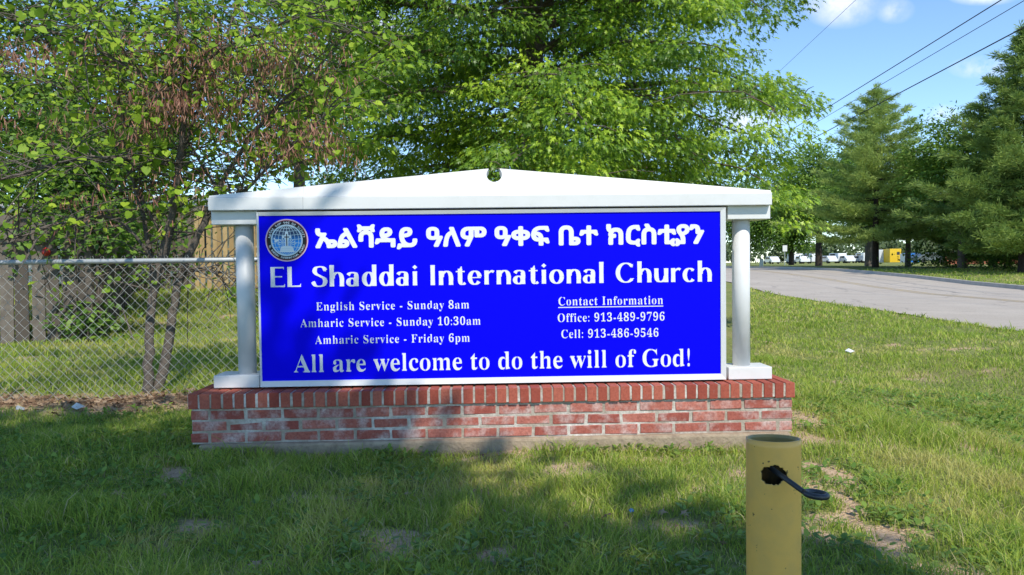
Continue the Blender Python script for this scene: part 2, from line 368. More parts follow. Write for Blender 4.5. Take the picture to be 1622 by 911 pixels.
pd.add([(x, fy(z), z) for x, z in prof]+[(x, by(z), z) for x, z in prof],
       [tuple(range(nP))[::-1], tuple(range(nP, 2*nP))]+[(i, (i+1) % nP, nP+(i+1) % nP, nP+i) for i in range(nP)])
P(pd.build('pediment', M['white'], sign))
sm_ = MB(); xs = sx(-1.128)
sm_.box(xs-.0015, xs+.0015, RF-.0012, RF+.01, ze0+.002, ze1-.002)
M['seam'] = mat('seam', (.45, .45, .45), .6); P(sm_.build('seam', M['seam'], parts[0]))
sp_ = MB()
for k in range(10):
    z = ze1+.004+k*(hz(xs)-ze1-.006)/10; z2 = z+(hz(xs)-ze1-.006)/10
    sp_.add([(xs-.001, fy(z)-.0008, z), (xs+.001, fy(z)-.0008, z), (xs+.001, fy(z2)-.0008, z2), (xs-.001, fy(z2)-.0008, z2)], [(0, 1, 2, 3)])
for dx_, dz_ in ((-.03, .012), (.016, .018), (.62, .02), (1.9, .015), (2.45, .012)):
    z = ze1+dz_; sp_.add([(xs+dx_+.003*math.cos(a), fy(z+.003*math.sin(a))-.001, z+.003*math.sin(a)) for a in np.linspace(0, 2*math.pi, 8, endpoint=False)], [tuple(range(8))])
P(sp_.build('seam', M['seam'], parts[1]))
# capitals, columns, plinths
YL = 0.0
for sgn in (-1, 1):
    YL = 0.0
    x0, x1 = (sx(-1.674), sx(-1.402)) if sgn < 0 else (sx(1.390), sx(1.643))
    cp = MB(); cp.box(x0, x1, 0, .235, sz(1.379), ze0-.001); P(cp.build('capital', M['white'], sign, bevel=.003))
    pz0 = sz(.414); pz1 = sz(.488)
    x0, x1 = (sx(-1.684), sx(-1.410)) if sgn < 0 else (sx(1.392), sx(1.652))
    pl = MB(); pl.box(x0, x1, 0, .20, pz0, pz1); P(pl.build('plinth', M['white'], sign, bevel=.004))
    YL = .05; xc = sx(-1.497) if sgn < 0 else sx(1.486)
    cl_ = MB(); cl_.lathe([(.0545, pz1-.001), (.0545, sz(1.3785))], 48, xc, .108); P(cl_.build('column', M['column'], sign, smooth=False))
    for q in parts[-1].data.polygons: q.use_smooth = len(q.vertices) == 4
# frame and panel
YL = -.032
fx0, fx1, fz0, fz1 = sx(-1.404), sx(1.377), sz(.417), sz(1.450)
FW = .026
fr = MB()
def bevbar(a, b, c, d):         # a mitred frame bar: outer a-b, inner c-d (x, z)
    y0, y1 = -.028, -.036
    v = [(a[0], .05, a[1]), (b[0], .05, b[1]), (a[0], y1, a[1]), (b[0], y1, b[1]), (d[0], y0, d[1]), (c[0], y0, c[1]), (c[0], -.010, c[1]), (d[0], -.010, d[1])]
    fr.add(v, [(0, 1, 3, 2), (2, 3, 4, 5), (5, 4, 7, 6)])
o_ = [(fx0, fz0), (fx1, fz0), (fx1, fz1), (fx0, fz1)]
LW, TW, BW_ = .008, .030, .034
i_ = [(fx0+LW, fz0+BW_), (fx1-FW-.004, fz0+BW_), (fx1-FW-.004, fz1-TW+.008), (fx0+LW, fz1-TW+.008)]
for k in range(4): bevbar(o_[k], o_[(k+1) % 4], i_[k], i_[(k+1) % 4])
P(fr.build('frame', M['white'], sign))
pn = MB(); pn.box(fx0+.004, fx1-.004, -.020, -.010, fz0+.004, fz1-.004)
panel = P(pn.build('panel', M['blue'], sign))
cb = MB(); cb.box(fx0+.002, fx1-.002, -.009, .16, fz0+.002, fz1-.002); P(cb.build('cabinet', M['white'], sign, bevel=.003))

# -- lettering ------------------------------------------------------------
def serif(s):
    o = ''
    for c in s:
        if 'A' <= c <= 'Z': o += chr(0x1D400+ord(c)-65)
        elif 'a' <= c <= 'z': o += chr(0x1D41A+ord(c)-97)
        elif '0' <= c <= '9': o += chr(0x1D7CE+ord(c)-48)
        else: o += c
    return o
def text_arrays(body, offset=0.0, space=1.0):
    c = bpy.data.curves.new('lettering', 'FONT'); c.body = body; c.offset = offset; c.space_character = space; c.resolution_u = 6
    ob = bpy.data.objects.new('lettering', c); COL.objects.link(ob)
    me = bpy.data.meshes.new_from_object(ob.evaluated_get(bpy.context.evaluated_depsgraph_get()))
    v = [tuple(q.co) for q in me.vertices]; f = [tuple(q.vertices) for q in me.polygons]
    bpy.data.objects.remove(ob); bpy.data.curves.remove(c); bpy.data.meshes.remove(me)
    return np.array(v), f
YT = -.0225                     # lettering stands just proud of the panel face (y = -.020)
def place(name, v, f, x0, x1, zb, zt, shifts=((0, 0),), ref=None, m=None, parent=None):
    """fit glyph outline to x0..x1, baseline zb, height zt-zb for the reference glyph height"""
    lo, hi = v[:, 0].min(), v[:, 0].max(); h = ref or v[:, 1].max()
    X = x0+(v[:, 0]-lo)/(hi-lo)*(x1-x0); Z = zb+v[:, 1]/h*(zt-zb)
    b = MB()
    for k, (dx, dz) in enumerate(shifts):
        b.add(np.stack([X+dx, np.full(len(X), YT-k*.00006), Z+dz], 1), f)
    o = b.build(name, m or M['letter'], parent or panel); parts.append(o); return o
def ring(r, n=8): return [(0, 0)]+[(r*math.cos(2*math.pi*k/n), r*math.sin(2*math.pi*k/n)) for k in range(n)]
v, f = text_arrays('ኤልሻዳይ ዓለም ዓቀፍ ቤተ ክርስቲያን')
place('lettering', v, f, sx(-1.056), sx(1.247), sz(1.240), sz(1.366), ring(.0066, 10), ref=v[:, 1].max())
def sv(s, **k): return text_arrays(serif(s), **k)
capref = sv('H')[0][:, 1].max()
for s, a, b, z, h in (('English Service - Sunday 8am', -1.065, -.152, .866, .047), ('Amharic Service - Sunday 10:30am', -1.161, -.085, .768, .047), ('Amharic Service - Friday 6pm', -1.075, -.151, .667, .047),
                      ('Contact Information', .382, 1.005, .876, .049), ('Office: 913-489-9796', .376, 1.013, .777, .049), ('Cell: 913-486-9546', .397, .976, .680, .049)):
    v, f = sv(s, space=1.10, offset=-.0145)
    place('lettering', v, f, sx(a), sx(b), sz(z), sz(z+h), ((0, -.0015), (0, 0), (0, .0015)), ref=capref)
u_ = MB(); u_.add([(sx(.38), YT, sz(.866)), (sx(1.006), YT, sz(.866)), (sx(1.006), YT, sz(.861)), (sx(.38), YT, sz(.861))], [(0, 1, 2, 3)])
P(u_.build('underline', M['letter'], panel))
v, f = sv('All are welcome to do the will of God!', offset=-.0125)
place('lettering', v, f, sx(-1.205), sx(1.163), sz(.500), sz(.603), ((0, -.003), (0, -.0012), (0, .0012), (0, .003)), ref=capref)

# headline: broad-nib letters, thick uprights and thin turns, almost no serifs (cap height 1)
TK, TN = .20, .06
def ribbon(pts, thick=TK, thin=TN, w=None):
    P_ = np.array(pts, float); d = np.gradient(P_, axis=0); d /= np.linalg.norm(d, axis=1)[:, None]+1e-9
    wd = thin+(thick-thin)*np.abs(d[:, 1])**1.6 if w is None else np.asarray(w)
    nrm = np.stack([-d[:, 1], d[:, 0]], 1)*wd[:, None]/2
    return np.concatenate([P_+nrm, P_-nrm]), [(i, i+1, len(P_)+i+1, len(P_)+i) for i in range(len(P_)-1)]
def ell(cx, cy, rx, ry, a0, a1, n=28):
    t_ = np.radians(np.linspace(a0, a1, n)); return np.stack([cx+rx*np.cos(t_), cy+ry*np.sin(t_)], 1)
def spl(*pts, n=10):            # Catmull-Rom through the points
    p_ = np.array([pts[0]]+list(pts)+[pts[-1]], float); out = []
    for i in range(1, len(p_)-2):
        for t_ in np.linspace(0, 1, n, endpoint=False):
            a, b, c, d = p_[i-1:i+3]; out.append(.5*((2*b)+(-a+c)*t_+(2*a-5*b+4*c-d)*t_**2+(-a+3*b-3*c+d)*t_**3))
    out.append(p_[-2]); return np.array(out)
def stem(x, y0, y1, w=TK): 
    return np.array([(x-w/2, y0), (x+w/2, y0), (x+w/2*.93, (y0+y1)/2), (x+w/2, y1), (x-w/2, y1), (x-w/2*.93, (y0+y1)/2)]), [(0, 1, 2, 3, 4, 5)]
def poly(*pts): return np.array(pts, float), [tuple(range(len(pts)))]
XH = .70
def arch(x0, x1, top=XH): return ribbon(np.concatenate([spl((x0, top-.30), (x0+.03, top-.16), (x0+.15, top-.045), ((x0+x1)/2+.05, top-.028), (x1-.05, top-.12), (x1, top-.30), (x1, top-.5))]))
G = {
 'E': (.66, [stem(.10, 0, 1), poly((.1, 1), (.60, 1), (.60, .86), (.56, .93), (.1, .935)), poly((.1, .545), (.52, .545), (.52, .485), (.1, .485)), poly((.1, .065), (.58, .07), (.64, .16), (.64, 0), (.1, 0))]),
 'L': (.62, [stem(.10, 0, 1), poly((.1, .065), (.54, .07), (.60, .17), (.60, 0), (.1, 0))]),
 'S': (.68, [ribbon(spl((.60, .80), (.50, .945), (.34, .985), (.17, .93), (.11, .77), (.18, .63), (.35, .52), (.52, .41), (.58, .25), (.50, .075), (.31, .012), (.13, .065), (.03, .24)), w=None), poly((.635, .93), (.565, .76), (.615, .755)), poly((.0, .10), (.065, .26), (.015, .265))]),
 'h': (.68, [stem(.10, 0, 1.06), arch(.13, .55), stem(.55, 0, .36)]),
 'a': (.60, [ribbon(spl((.06, .55), (.14, .645), (.27, .675), (.40, .62), (.43, .48), (.43, .3))), stem(.43, 0, .42), ribbon(ell(.235, .205, .17, .185, 0, 360))]),
 'd': (.68, [ribbon(ell(.29, .345, .205, .325, 0, 360)), stem(.54, 0, 1.06)]),
 'i': (.30, [stem(.13, 0, XH), poly((.13, .80), (.24, .91), (.13, 1.02), (.02, .91))]),
 'I': (.32, [stem(.14, 0, 1)]),
 'n': (.68, [stem(.10, 0, XH), arch(.13, .55), stem(.55, 0, .36)]),
 't': (.46, [ribbon(spl((.19, .80), (.19, .4), (.19, .2), (.23, .06), (.32, .025), (.42, .09))), poly((.0, .63), (.40, .63), (.40, .69), (.0, .69)), poly((.11, .68), (.27, .68), (.27, .92), (.22, .90))]),
 'e': (.64, [ribbon(ell(.30, .345, .22, .325, 8, 325)), poly((.13, .375), (.58, .375), (.58, .325), (.13, .325)), ]),
 'r': (.46, [stem(.10, 0, XH), ribbon(spl((.14, .42), (.19, .56), (.28, .645), (.36, .66), (.43, .62)), w=np.linspace(.05, .13, 41))]),
 'o': (.68, [ribbon(ell(.315, .345, .235, .325, 0, 360))]),
 'l': (.28, [stem(.12, 0, 1.06)]),
 'C': (.90, [ribbon(ell(.47, .5, .37, .475, 42, 318, 40)), poly((.80, .97), (.72, .77), (.77, .765)), poly((.85, .22), (.72, .21), (.76, .13))]),
 'u': (.68, [stem(.10, .34, XH), ribbon(spl((.10, .40), (.11, .22), (.17, .08), (.28, .03), (.40, .06), (.50, .17), (.53, .30))), stem(.55, 0, XH)]),
 'c': (.58, [ribbon(ell(.30, .345, .22, .325, 45, 318)), poly((.52, .62), (.40, .635), (.45, .52))]),
}
vv = []; ff = []; cx_ = 0; nn = 0; k = 0; layers = []
for ch in 'EL Shaddai International Church':
    if ch == ' ': cx_ += .40; continue
    w_, st = G[ch]
    for q, fc in st:
        vv.append(np.concatenate([q+[cx_, 0], np.full((len(q), 1), k % 7)], 1)); ff += [tuple(i+nn for i in x_) for x_ in fc]; nn += len(q); k += 1
    cx_ += w_+.095
vv = np.concatenate(vv); lo, hi = vv[:, 0].min(), vv[:, 0].max()
hl = MB(); a, b = sx(-1.333), sx(1.297); zb, zt = sz(1.007), sz(1.126)
hl.add(np.stack([a+(vv[:, 0]-lo)/(hi-lo)*(b-a), YT-vv[:, 2]*.00007, zb+vv[:, 1]*(zt-zb)], 1), ff)
P(hl.build('lettering', M['letter'], panel))

# -- emblem ---------------------------------------------------------------
EX, EZ, ER = sx(-1.231), sz(1.283), .1245*K
emb = bpy.data.objects.new('emblem', None); COL.objects.link(emb); emb.parent = sign
EM = bpy.data.meshes
def disc(r, d, name, m, r0=0, n=64, cx=0, cz=0):
    b = MB(); y = YT-.0003*d
    o_ = [(EX+(cx+r*math.cos(2*math.pi*k/n))*ER, y, EZ+(cz+r*math.sin(2*math.pi*k/n))*ER) for k in range(n)]
    if r0:
        i2 = [(EX+(cx+r0*math.cos(2*math.pi*k/n))*ER, y, EZ+(cz+r0*math.sin(2*math.pi*k/n))*ER) for k in range(n)]
        b.add(o_+i2, [(k, (k+1) % n, n+(k+1) % n, n+k) for k in range(n)])
    else: b.add(o_, [tuple(range(n))])
    return P(b.build(name, m, emb))
def c_(name, c): return mat('print_'+name, c, .5, spec=.3)
ink = c_('black', (.012, .012, .016)); pink = c_('pink', (.74, .50, .60)); wht = c_('white', (.80, .84, .86)); pale = c_('pale', (.62, .74, .80)); mar = c_('maroon', (.26, .03, .05))
disc(1, 1, 'outer_ring', pink); disc(.945, 2, 'maroon_ring', mar); disc(.915, 3, 'black_ring', ink); disc(.745, 4, 'inner_ring', pale)
# globe: dark crown, blue sea
gl = MB(); rings = 24; n = 64; gv = []; ga = []
for r_ in range(rings+1):
    for k in range(n):
        rr = .70*r_/rings; th = 2*math.pi*k/n; gv.append((EX+rr*math.cos(th)*ER, YT-.0003*5, EZ+rr*math.sin(th)*ER)); ga.append(.5+.5*rr*math.sin(th)/.7)
gf = [(r_*n+k, r_*n+(k+1) % n, (r_+1)*n+(k+1) % n, (r_+1)*n+k) for r_ in range(1, rings) for k in range(n)]+[tuple(range(n, 2*n))]
gl.add(gv, gf); gl.a = ga
P(gl.build('globe', mat('print_globe', (.1, .4, .8), .5, attr=[(0, (.05, .30, .75)), (.45, (.02, .30, .80)), (.68, (.02, .06, .16)), (1, (.10, .11, .12))], spec=.3), emb))
def lines(name, segs, w, d, m):
    b = MB()
    for k_, pts in enumerate(segs):
        v_, f_ = ribbon(pts, w=np.full(len(pts), w)); b.add([(EX+x*ER, YT-.0003*d-.00002*(k_ % 8), EZ+z*ER) for x, z in v_], f_)
    return P(b.build(name, m, emb))
seg = [ell(0, 0, .70*q, .70, -90, 270, 48) for q in (.98, .80, .55, .27)]+[np.array([(0, -.7), (0, 0), (0, .7)])]
for lat in (-50, -30, -12, 6, 24, 42, 60):
    y_ = .7*math.sin(R(lat)); hw = .7*math.cos(R(lat)); t_ = np.linspace(-1, 1, 20); seg.append(np.stack([t_*hw, y_+.05*(t_**2-1)*math.copysign(1, lat)], 1))
lines('grid', seg, .022, 7, pale)
ray_ = MB()
for k in range(11):
    th = R(18+k*14.4); ray_.add([(EX, YT-.0003*8-.00002*k, EZ-.3*ER)]+[(EX+.46*math.cos(th+d_)*ER, YT-.0003*8-.00002*k, EZ+(-.3+.46*math.sin(th+d_))*ER) for d_ in (-.045, .045)], [(0, 1, 2)])
P(ray_.build('rays', pale, emb))
def shape(name, pts, d, m, b=None):
    b = MB(); b.add([(EX+x*ER, YT-.0003*d, EZ+z*ER) for x, z in pts], [tuple(range(len(pts)))]); return P(b.build(name, m, emb))
shape('cross', [(-.07, -.28), (.07, -.28), (.09, .10), (.22, .10), (.22, .22), (.09, .22), (.07, .40), (-.07, .40), (-.09, .22), (-.22, .22), (-.22, .10), (-.09, .10)], 10, wht)
shape('cross_core', [(-.022, -.26), (.022, -.26), (.022, .13), (.12, .13), (.12, .175), (.022, .175), (.022, .30), (-.022, .30), (-.022, .175), (-.12, .175), (-.12, .13), (-.022, .13)], 11, ink)
shape('book', [(-.34, -.56), (.36, -.56), (.26, -.29), (.12, -.27), (0, -.30), (-.12, -.27), (-.26, -.29)], 12, wht)
lines('book_line', [np.array([(-.24, -.38), (0, -.39), (.24, -.38)]), np.array([(-.27, -.46), (0, -.47), (.27, -.46)])], .025, 13, pale)
shape('dove', [(-.62, .13), (-.56, .02), (-.58, -.06), (-.52, -.10), (-.42, -.05), (-.30, .04), (-.42, .04), (-.50, .03), (-.56, .10)], 12, wht)
def ring_text(s, a0, a1, rad, size, flip=False):
    b = MB(); n_ = len(s)
    for k, ch in enumerate(s):
        if ch == ' ': continue
        v_, f_ = text_arrays(ch, offset=.01)
        if not len(v_): continue
        th = R(a0+(a1-a0)*(k+.5)/n_); v_ = (v_-[(v_[:, 0].min()+v_[:, 0].max())/2, .35, 0])*size
        ro = th-math.pi/2 if not flip else th+math.pi/2
        X = rad*math.cos(th)+v_[:, 0]*math.cos(ro)-v_[:, 1]*math.sin(ro); Z = rad*math.sin(th)+v_[:, 0]*math.sin(ro)+v_[:, 1]*math.cos(ro)
        b.add(np.stack([EX+X*ER, np.full(len(X), YT-.0003*5), EZ+Z*ER], 1), f_)
    return P(b.build('ring_lettering', wht, emb))
ring_text('ኤልሻዳይ ዓለም ዓቀፍ ቤተ ክርስቲያን', 172, 8, .825, .15); ring_text('EL SHADDAI INTERNATIONAL CHURCH', 196, 344, .83, .125, True)
for o in parts:
    o.data.transform(Matrix.Rotation(SR, 4, 'Z') @ Matrix.Translation((0, SY, 0)))

# ------------------------------------------------------------------ yellow bollard
BY = -2.525; bx, bzt = .795, .0
bx = CAM[0]+.3530*1.875; bzt = .671
bol = empty('bollard', (bx, BY, 0), 'yellow steel pipe bollard with a ragged hole and a dark eye rod through it', 'bollard')
rad, th_ = .0668, .0065; nT, nZ = 240, 150; zb = -.15
def topz(y): return bzt - .075*y
hb = MB(); hc = (R(-109.5), bzt-.078)  # hole centre (angle, height)
def hole_r(a): return .0265*(1+.06*math.sin(2*a+.4)+.045*math.sin(5*a+1)+.035*math.sin(11*a)+.03*math.sin(17*a+2))
def inhole(a, z):
    dx = ((a-hc[0]+math.pi) % (2*math.pi)-math.pi)*rad; dz = z-hc[1]; d = math.hypot(dx*.86, dz*1.05); return d < hole_r(math.atan2(dz, dx))
zs = list(np.linspace(zb, bzt-.16, 8)) + list(np.linspace(bzt-.155, bzt-.02, 100)) + [bzt-.012]
for side, rr in ((0, rad), (1, rad-th_)):
    base = hb.n; vs_ = []
    for iz, z in enumerate(zs+[None]):
        for k in range(nT):
            a = 2*math.pi*k/nT; x, y = rr*math.cos(a), rr*math.sin(a); vs_.append((x, y, topz(y) if z is None else z))
    fs = []
    for iz in range(len(zs)):
        for k in range(nT):
            a = 2*math.pi*(k+.5)/nT; zc = (zs[iz]+(zs[iz+1] if iz+1 < len(zs) else bzt))/2
            if inhole(a, zc): continue
            q = (iz*nT+k, iz*nT+(k+1) % nT, (iz+1)*nT+(k+1) % nT, (iz+1)*nT+k); fs.append(q if side == 0 else q[::-1])
    hb.add(vs_, fs, side)
    if side:
        for i_, q in enumerate(vs_): hb.a[base+i_] = .5 if q[2] > bzt-.03 else 1.0  # lower inside coloured near black, painting in the darkness behind the hole
nL = len(zs)*nT; nS = (len(zs)+1)*nT
hb.f += [(nL+k, nL+(k+1) % nT, nS+nL+(k+1) % nT, nS+nL+k) for k in range(nT)]
# the pipe wall showing round the burnt hole
edge = {}
for q in hb.f[:]:
    for i in range(4):
        e = (q[i], q[(i+1) % 4]); ke = tuple(sorted(e)); edge[ke] = edge.get(ke, [])+[e]
for ke, es in edge.items():
    if len(es) == 1 and ke[1] < nS:
        a, b = es[0]; z = hb.v[a][2]
        if z > zb+.01 and z < bzt-.014: hb.f.append((b, a, a+nS, b+nS))
M['bollard'] = mat('yellow_paint', (.42, .33, .075), .45, attr=[(0, (.82, .46, .10)), (.5, (.33, .25, .09)), (1, (.012, .010, .008))], noise=(14, (.62, .38, .11), .6, .45, .75), noise2=(48, (.05, .03, .018), .85, .655, .68), bump=(90, .12, .002), spec=.5)  # last ramp colour is the painted-in dark of the pipe's inside
bo = hb.build('post', M['bollard'], bol, smooth=True)
def er(z, x): return 0
M['iron'] = mat('dark_iron', (.018, .022, .03), .42, noise=(60, (.035, .03, .028), .6), spec=.6)
rd = MB(); hole = (rad*math.cos(hc[0]), rad*math.sin(hc[0]), hc[1])
# metres per pixel near the rod: about 1/655
pA = Vector((hole[0]+.002, -.025, hc[1]+.012)); pB = Vector((.016, -.155, hc[1]-.0125))
rd.tube([pA, pA.lerp(pB, .5), pB], [.0066, .0066, .0064], 14)
rod = rd.build('rod', M['iron'], bol, smooth=True)
ey = MB(); ce = pB+Vector((.0245, -.012, -.003)); rr = .0225
ey.tube([ce+Vector((rr*1.05*math.cos(R(a)), rr*.9*math.sin(R(a)), -.10*rr*math.cos(R(a)))) for a in range(0, 361, 15)], .0074, 12, cap=False)
ey.build('eye', M['iron'], rod, smooth=True)

# ------------------------------------------------------------------ chain link fence
FY0, FY1 = 2.25, 2.28      # the fence line
fx = lambda x: 1.86+.10*(x+4.2)/2
fence = empty('chain_link_fence', (-3, fx(-3), 0), 'galvanised chain link fence with a top rail running behind the white sign', 'fence')
fa_ = np.array([-7.2, fx(-7.2)]); fb_ = np.array([.9, fx(.9)]); flen = np.linalg.norm(fb_-fa_); fd = (fb_-fa_)/flen; rel = np.array([-3, fx(-3)])
def fp(s, z, off=0): q = fa_+fd*s-rel; return (q[0]-fd[1]*off, q[1]+fd[0]*off, z)
FT = 1.195
rl = MB(); rl.tube([fp(0, FT), fp(flen, FT)], .0215, 14); rl.build('top_rail', M['galv'], fence, smooth=True)
for s in (.6, 3.1+.0, 5.62, flen-.05):
    if abs(s-3.1) < .01: continue
    ps = MB(); gz_ = Hs(*(fa_+fd*s)); ps.tube([fp(s, gz_-.3, .045), fp(s, FT+.03, .045)], .028, 14); ps.build('post', M['galv'], fence, smooth=True)
ms = MB(); dx = .088; st_ = .043; hgt = FT+.03; zlow = .02; npt = int((hgt-zlow)/st_)
hh_ = hgt-zlow
for sg in (1, -1):
    for k in range(-int(hh_/dx)-1, int(flen/dx)+int(hh_/dx)+2):
        s_a = k*dx; s_b = s_a+sg*hh_; lo_, hi_ = 0.0, flen; t0, t1 = 0.0, 1.0
        ta, tb_ = sorted(((lo_-s_a)/(s_b-s_a), (hi_-s_a)/(s_b-s_a))); t0, t1 = max(t0, ta), min(t1, tb_)
        if t1-t0 < .02: continue
        pts = []; m_ = max(2, int((t1-t0)*hh_/(dx*.25)))
        for i in range(m_+1):
            t_ = t0+(t1-t0)*i/m_; s_ = s_a+(s_b-s_a)*t_; u = (t_*hh_/(dx*.5)) % 2
            pts.append(fp(s_+.0025*math.sin(s_*9+t_*7), hgt-(1-t_)*hh_, .0026*sg*(1 if u < 1 else -1)))
        if t1 > .999: pts.append(fp(s_b-sg*.012, hgt+.014, 0))
        ms.tube(pts, .0016, 6, cap=False)
ms.build('mesh', M['wire'], fence, smooth=True)

# ------------------------------------------------------------------ wooden fences
def picket_fence(name, label, pts, hgt, m, pw_, gap, lean=.01, miss=0, grp=None):
    base = pts[0]; e = empty(name, (base[0], base[1], 0), label, 'fence', grp)
    pk = MB(); rails = MB()
    for (a, b) in zip(pts[:-1], pts[1:]):
        a = np.array(a, float); b = np.array(b, float); L_ = np.linalg.norm(b-a); d = (b-a)/L_; nrm = np.array([d[1], -d[0]])
        s = 0
        while s < L_-pw_*.5:
            w = pw_*random.uniform(.9, 1.05); q = a+d*s-np.array(base); z0 = Hs(*(a+d*s)); h = hgt*random.uniform(.97, 1.02); tl = random.uniform(-lean, lean)
            if random.random() >= miss:
                c = [(0, 0), (w, 0), (w, h*.985), (w*.75, h), (w*.25, h), (0, h*.985)]
                vs2 = [(q[0]+d[0]*(u+tl*z)+nrm[0]*o_, q[1]+d[1]*(u+tl*z)+nrm[1]*o_, z0-.05+z) for o_ in (.012, .030) for u, z in c]
                pk.add(vs2, [tuple(range(6))[::-1], tuple(range(6, 12))]+[(i, (i+1) % 6, 6+(i+1) % 6, 6+i) for i in range(6)])
            s += w+gap*random.uniform(.5, 1.6)
        n_ = max(2, int(L_/2.4)+1)
        for hh in (.3, hgt*.52, hgt*.86):
            for k in range(n_-1):
                p0 = a+d*L_*k/(n_-1)-np.array(base); p1 = a+d*L_*(k+1)/(n_-1)-np.array(base)
                z0 = Hs(*(p0+base)); z1 = Hs(*(p1+base))
                rails.tube([(p0[0]-nrm[0]*.03, p0[1]-nrm[1]*.03, z0+hh), (p1[0]-nrm[0]*.03, p1[1]-nrm[1]*.03, z1+hh)], .04, 4)
        for k in range(n_):
            p0 = a+d*L_*k/(n_-1)-np.array(base); z0 = Hs(*(p0+base)); po = MB()
            po.box(p0[0]-nrm[0]*.09-.045, p0[0]-nrm[0]*.09+.045, p0[1]-nrm[1]*.09-.045, p0[1]-nrm[1]*.09+.045, z0-.2, z0+hgt-.1)
            po.build('post', m, e)
    pk.build('picket_panel', m, e); rails.build('rail', m, e)
    return e
picket_fence('wooden_fence', 'dark weathered board fence of wide uneven pickets left of the yard', [(-10.5, 6.6), (-6.15, 6.75), (-8.9, 13.4)], 1.98, M['oldwood'], .19, .035, .02, .03)
picket_fence('wooden_fence', 'grey narrow picket fence across the back of the yard', [(-9.6, 13.55), (-7.65, 13.6)], 1.92, M['oldwood'], .105, .03, .01)
picket_fence('wooden_fence', 'golden tan new picket fence behind the white sign column', [(-7.6, 13.62), (.4, 13.9)], 1.92, M['newwood'], .105, .03, .01)

# red feeder hanging on the dark board fence
rf = empty('bird_feeder', (-6.82, 6.62, 1.40), 'small round red ball like feeder hung on the dark board fence', 'bird feeder')
b = MB(); b.lathe([(.008, -.062), (.035, -.055), (.057, -.02), (.058, .01), (.04, .045), (.012, .06), (.008, .07)], 20)
b.build('body', mat('red_plastic', (.38, .03, .02), .35), rf, smooth=True)
b = MB(); b.tube([(0, 0, .065), (0, .02, .22), (0, .06, .26)], .004, 6); b.build('hook', M['iron'], rf, smooth=True)

# pale building behind the yard
hs = empty('building', (-13, 21, Hs(-13, 21)), 'long cream coloured building beyond the back fence', 'building')
b = MB(); b.box(-14, 10.5, 0, 9, -.3, 2.62); b.build('wall', M['cream'], hs)
b = MB(); b.add([(-14.4, -.5, 2.62), (10.9, -.5, 2.62), (10.9, 4.5, 3.5), (-14.4, 4.5, 3.5), (-14.4, 9.5, 2.62), (10.9, 9.5, 2.62), (-14.4, -.5, 2.48), (10.9, -.5, 2.48)], [(0, 1, 2, 3), (3, 2, 5, 4), (6, 7, 1, 0), (6, 7, 5, 4)])
b.build('roof', mat('pale_roof', (.66, .57, .47), .85, noise=(3, (.55, .47, .39), .5)), hs)
for wx_ in (-9, -4, 1.5, 6):
    b = MB(); b.box(wx_, wx_+1.2, -.03, .05, .9, 2.0); w_ = b.build('window', mat('dark_glass', (.03, .04, .05), .15), hs)

# ------------------------------------------------------------------ foliage helpers
LEAF = {
 # (along, side, normal) outline as triangles sharing a spine; leaves fold slightly
 'oak': (np.array([(0, 0, 0), (.30, .08, .04), (.46, .33, .03), (.52, .08, .05), (.74, .25, -.02), (.74, .07, .01), (1.05, 0, -.16), (.74, -.07, .01), (.74, -.25, -.02), (.52, -.08, .05), (.46, -.33, .03), (.30, -.08, .04)]),
         np.array([(0, 1, 11), (1, 2, 3), (3, 4, 5), (5, 6, 7), (7, 8, 9), (9, 10, 11), (1, 3, 9), (1, 9, 11), (3, 5, 7), (3, 7, 9)])),
 'round': (np.array([(.05, 0, 0), (-.03, .22, .05), (.22, .47, .09), (.58, .40, .07), (1.0, 0, -.06), (.58, -.40, .07), (.22, -.47, .09), (-.03, -.22, .05), (.5, 0, -.02)]),
           np.array([(0, 8, 1), (1, 8, 2), (2, 8, 3), (3, 8, 4), (4, 8, 5), (5, 8, 6), (6, 8, 7), (7, 8, 0)])),
 'oval': (np.array([(0, 0, 0), (.35, .26, .05), (.75, .2, .03), (1, 0, -.05), (.75, -.2, .03), (.35, -.26, .05)]), np.array([(0, 1, 5), (1, 2, 4), (1, 4, 5), (2, 3, 4)])),
 'needle': (np.array([(0, -.05, 0), (0, .05, 0), (.6, .07, .03), (1, 0, 0), (.6, -.07, .03)]), np.array([(0, 1, 2), (0, 2, 4), (4, 2, 3)])),
 'pod': (np.array([(0, 0, 0), (.2, .06, 0), (.8, .055, .08), (1, 0, .13), (.8, -.055, .08), (.2, -.06, 0)]), np.array([(0, 1, 5), (1, 2, 4), (1, 4, 5), (2, 3, 4)])),
}
def nrm_(a): return a/(np.linalg.norm(a, axis=-1, keepdims=True)+1e-9)
def leaves(name, P_, ax, up, size, kind, m, parent=None, var=None):
    T, TF = LEAF[kind]; n = len(P_); ax = nrm_(ax); sd = nrm_(np.cross(up, ax)); nm = np.cross(ax, sd); size = np.broadcast_to(size, (n,))
    V_ = P_[:, None]+(T[None, :, 0, None]*ax[:, None]+T[None, :, 1, None]*sd[:, None]+T[None, :, 2, None]*nm[:, None])*size[:, None, None]
    F_ = TF[None]+(np.arange(n)*len(T))[:, None, None]
    var = RNG.random(n) if var is None else var
    return big_mesh(name, V_.reshape(-1, 3), F_.reshape(-1, TF.shape[1]), m, parent, {'v': np.repeat(np.clip(var, 0, 1), len(T))})
def gauss(n): return RNG.normal(size=(n, 3))
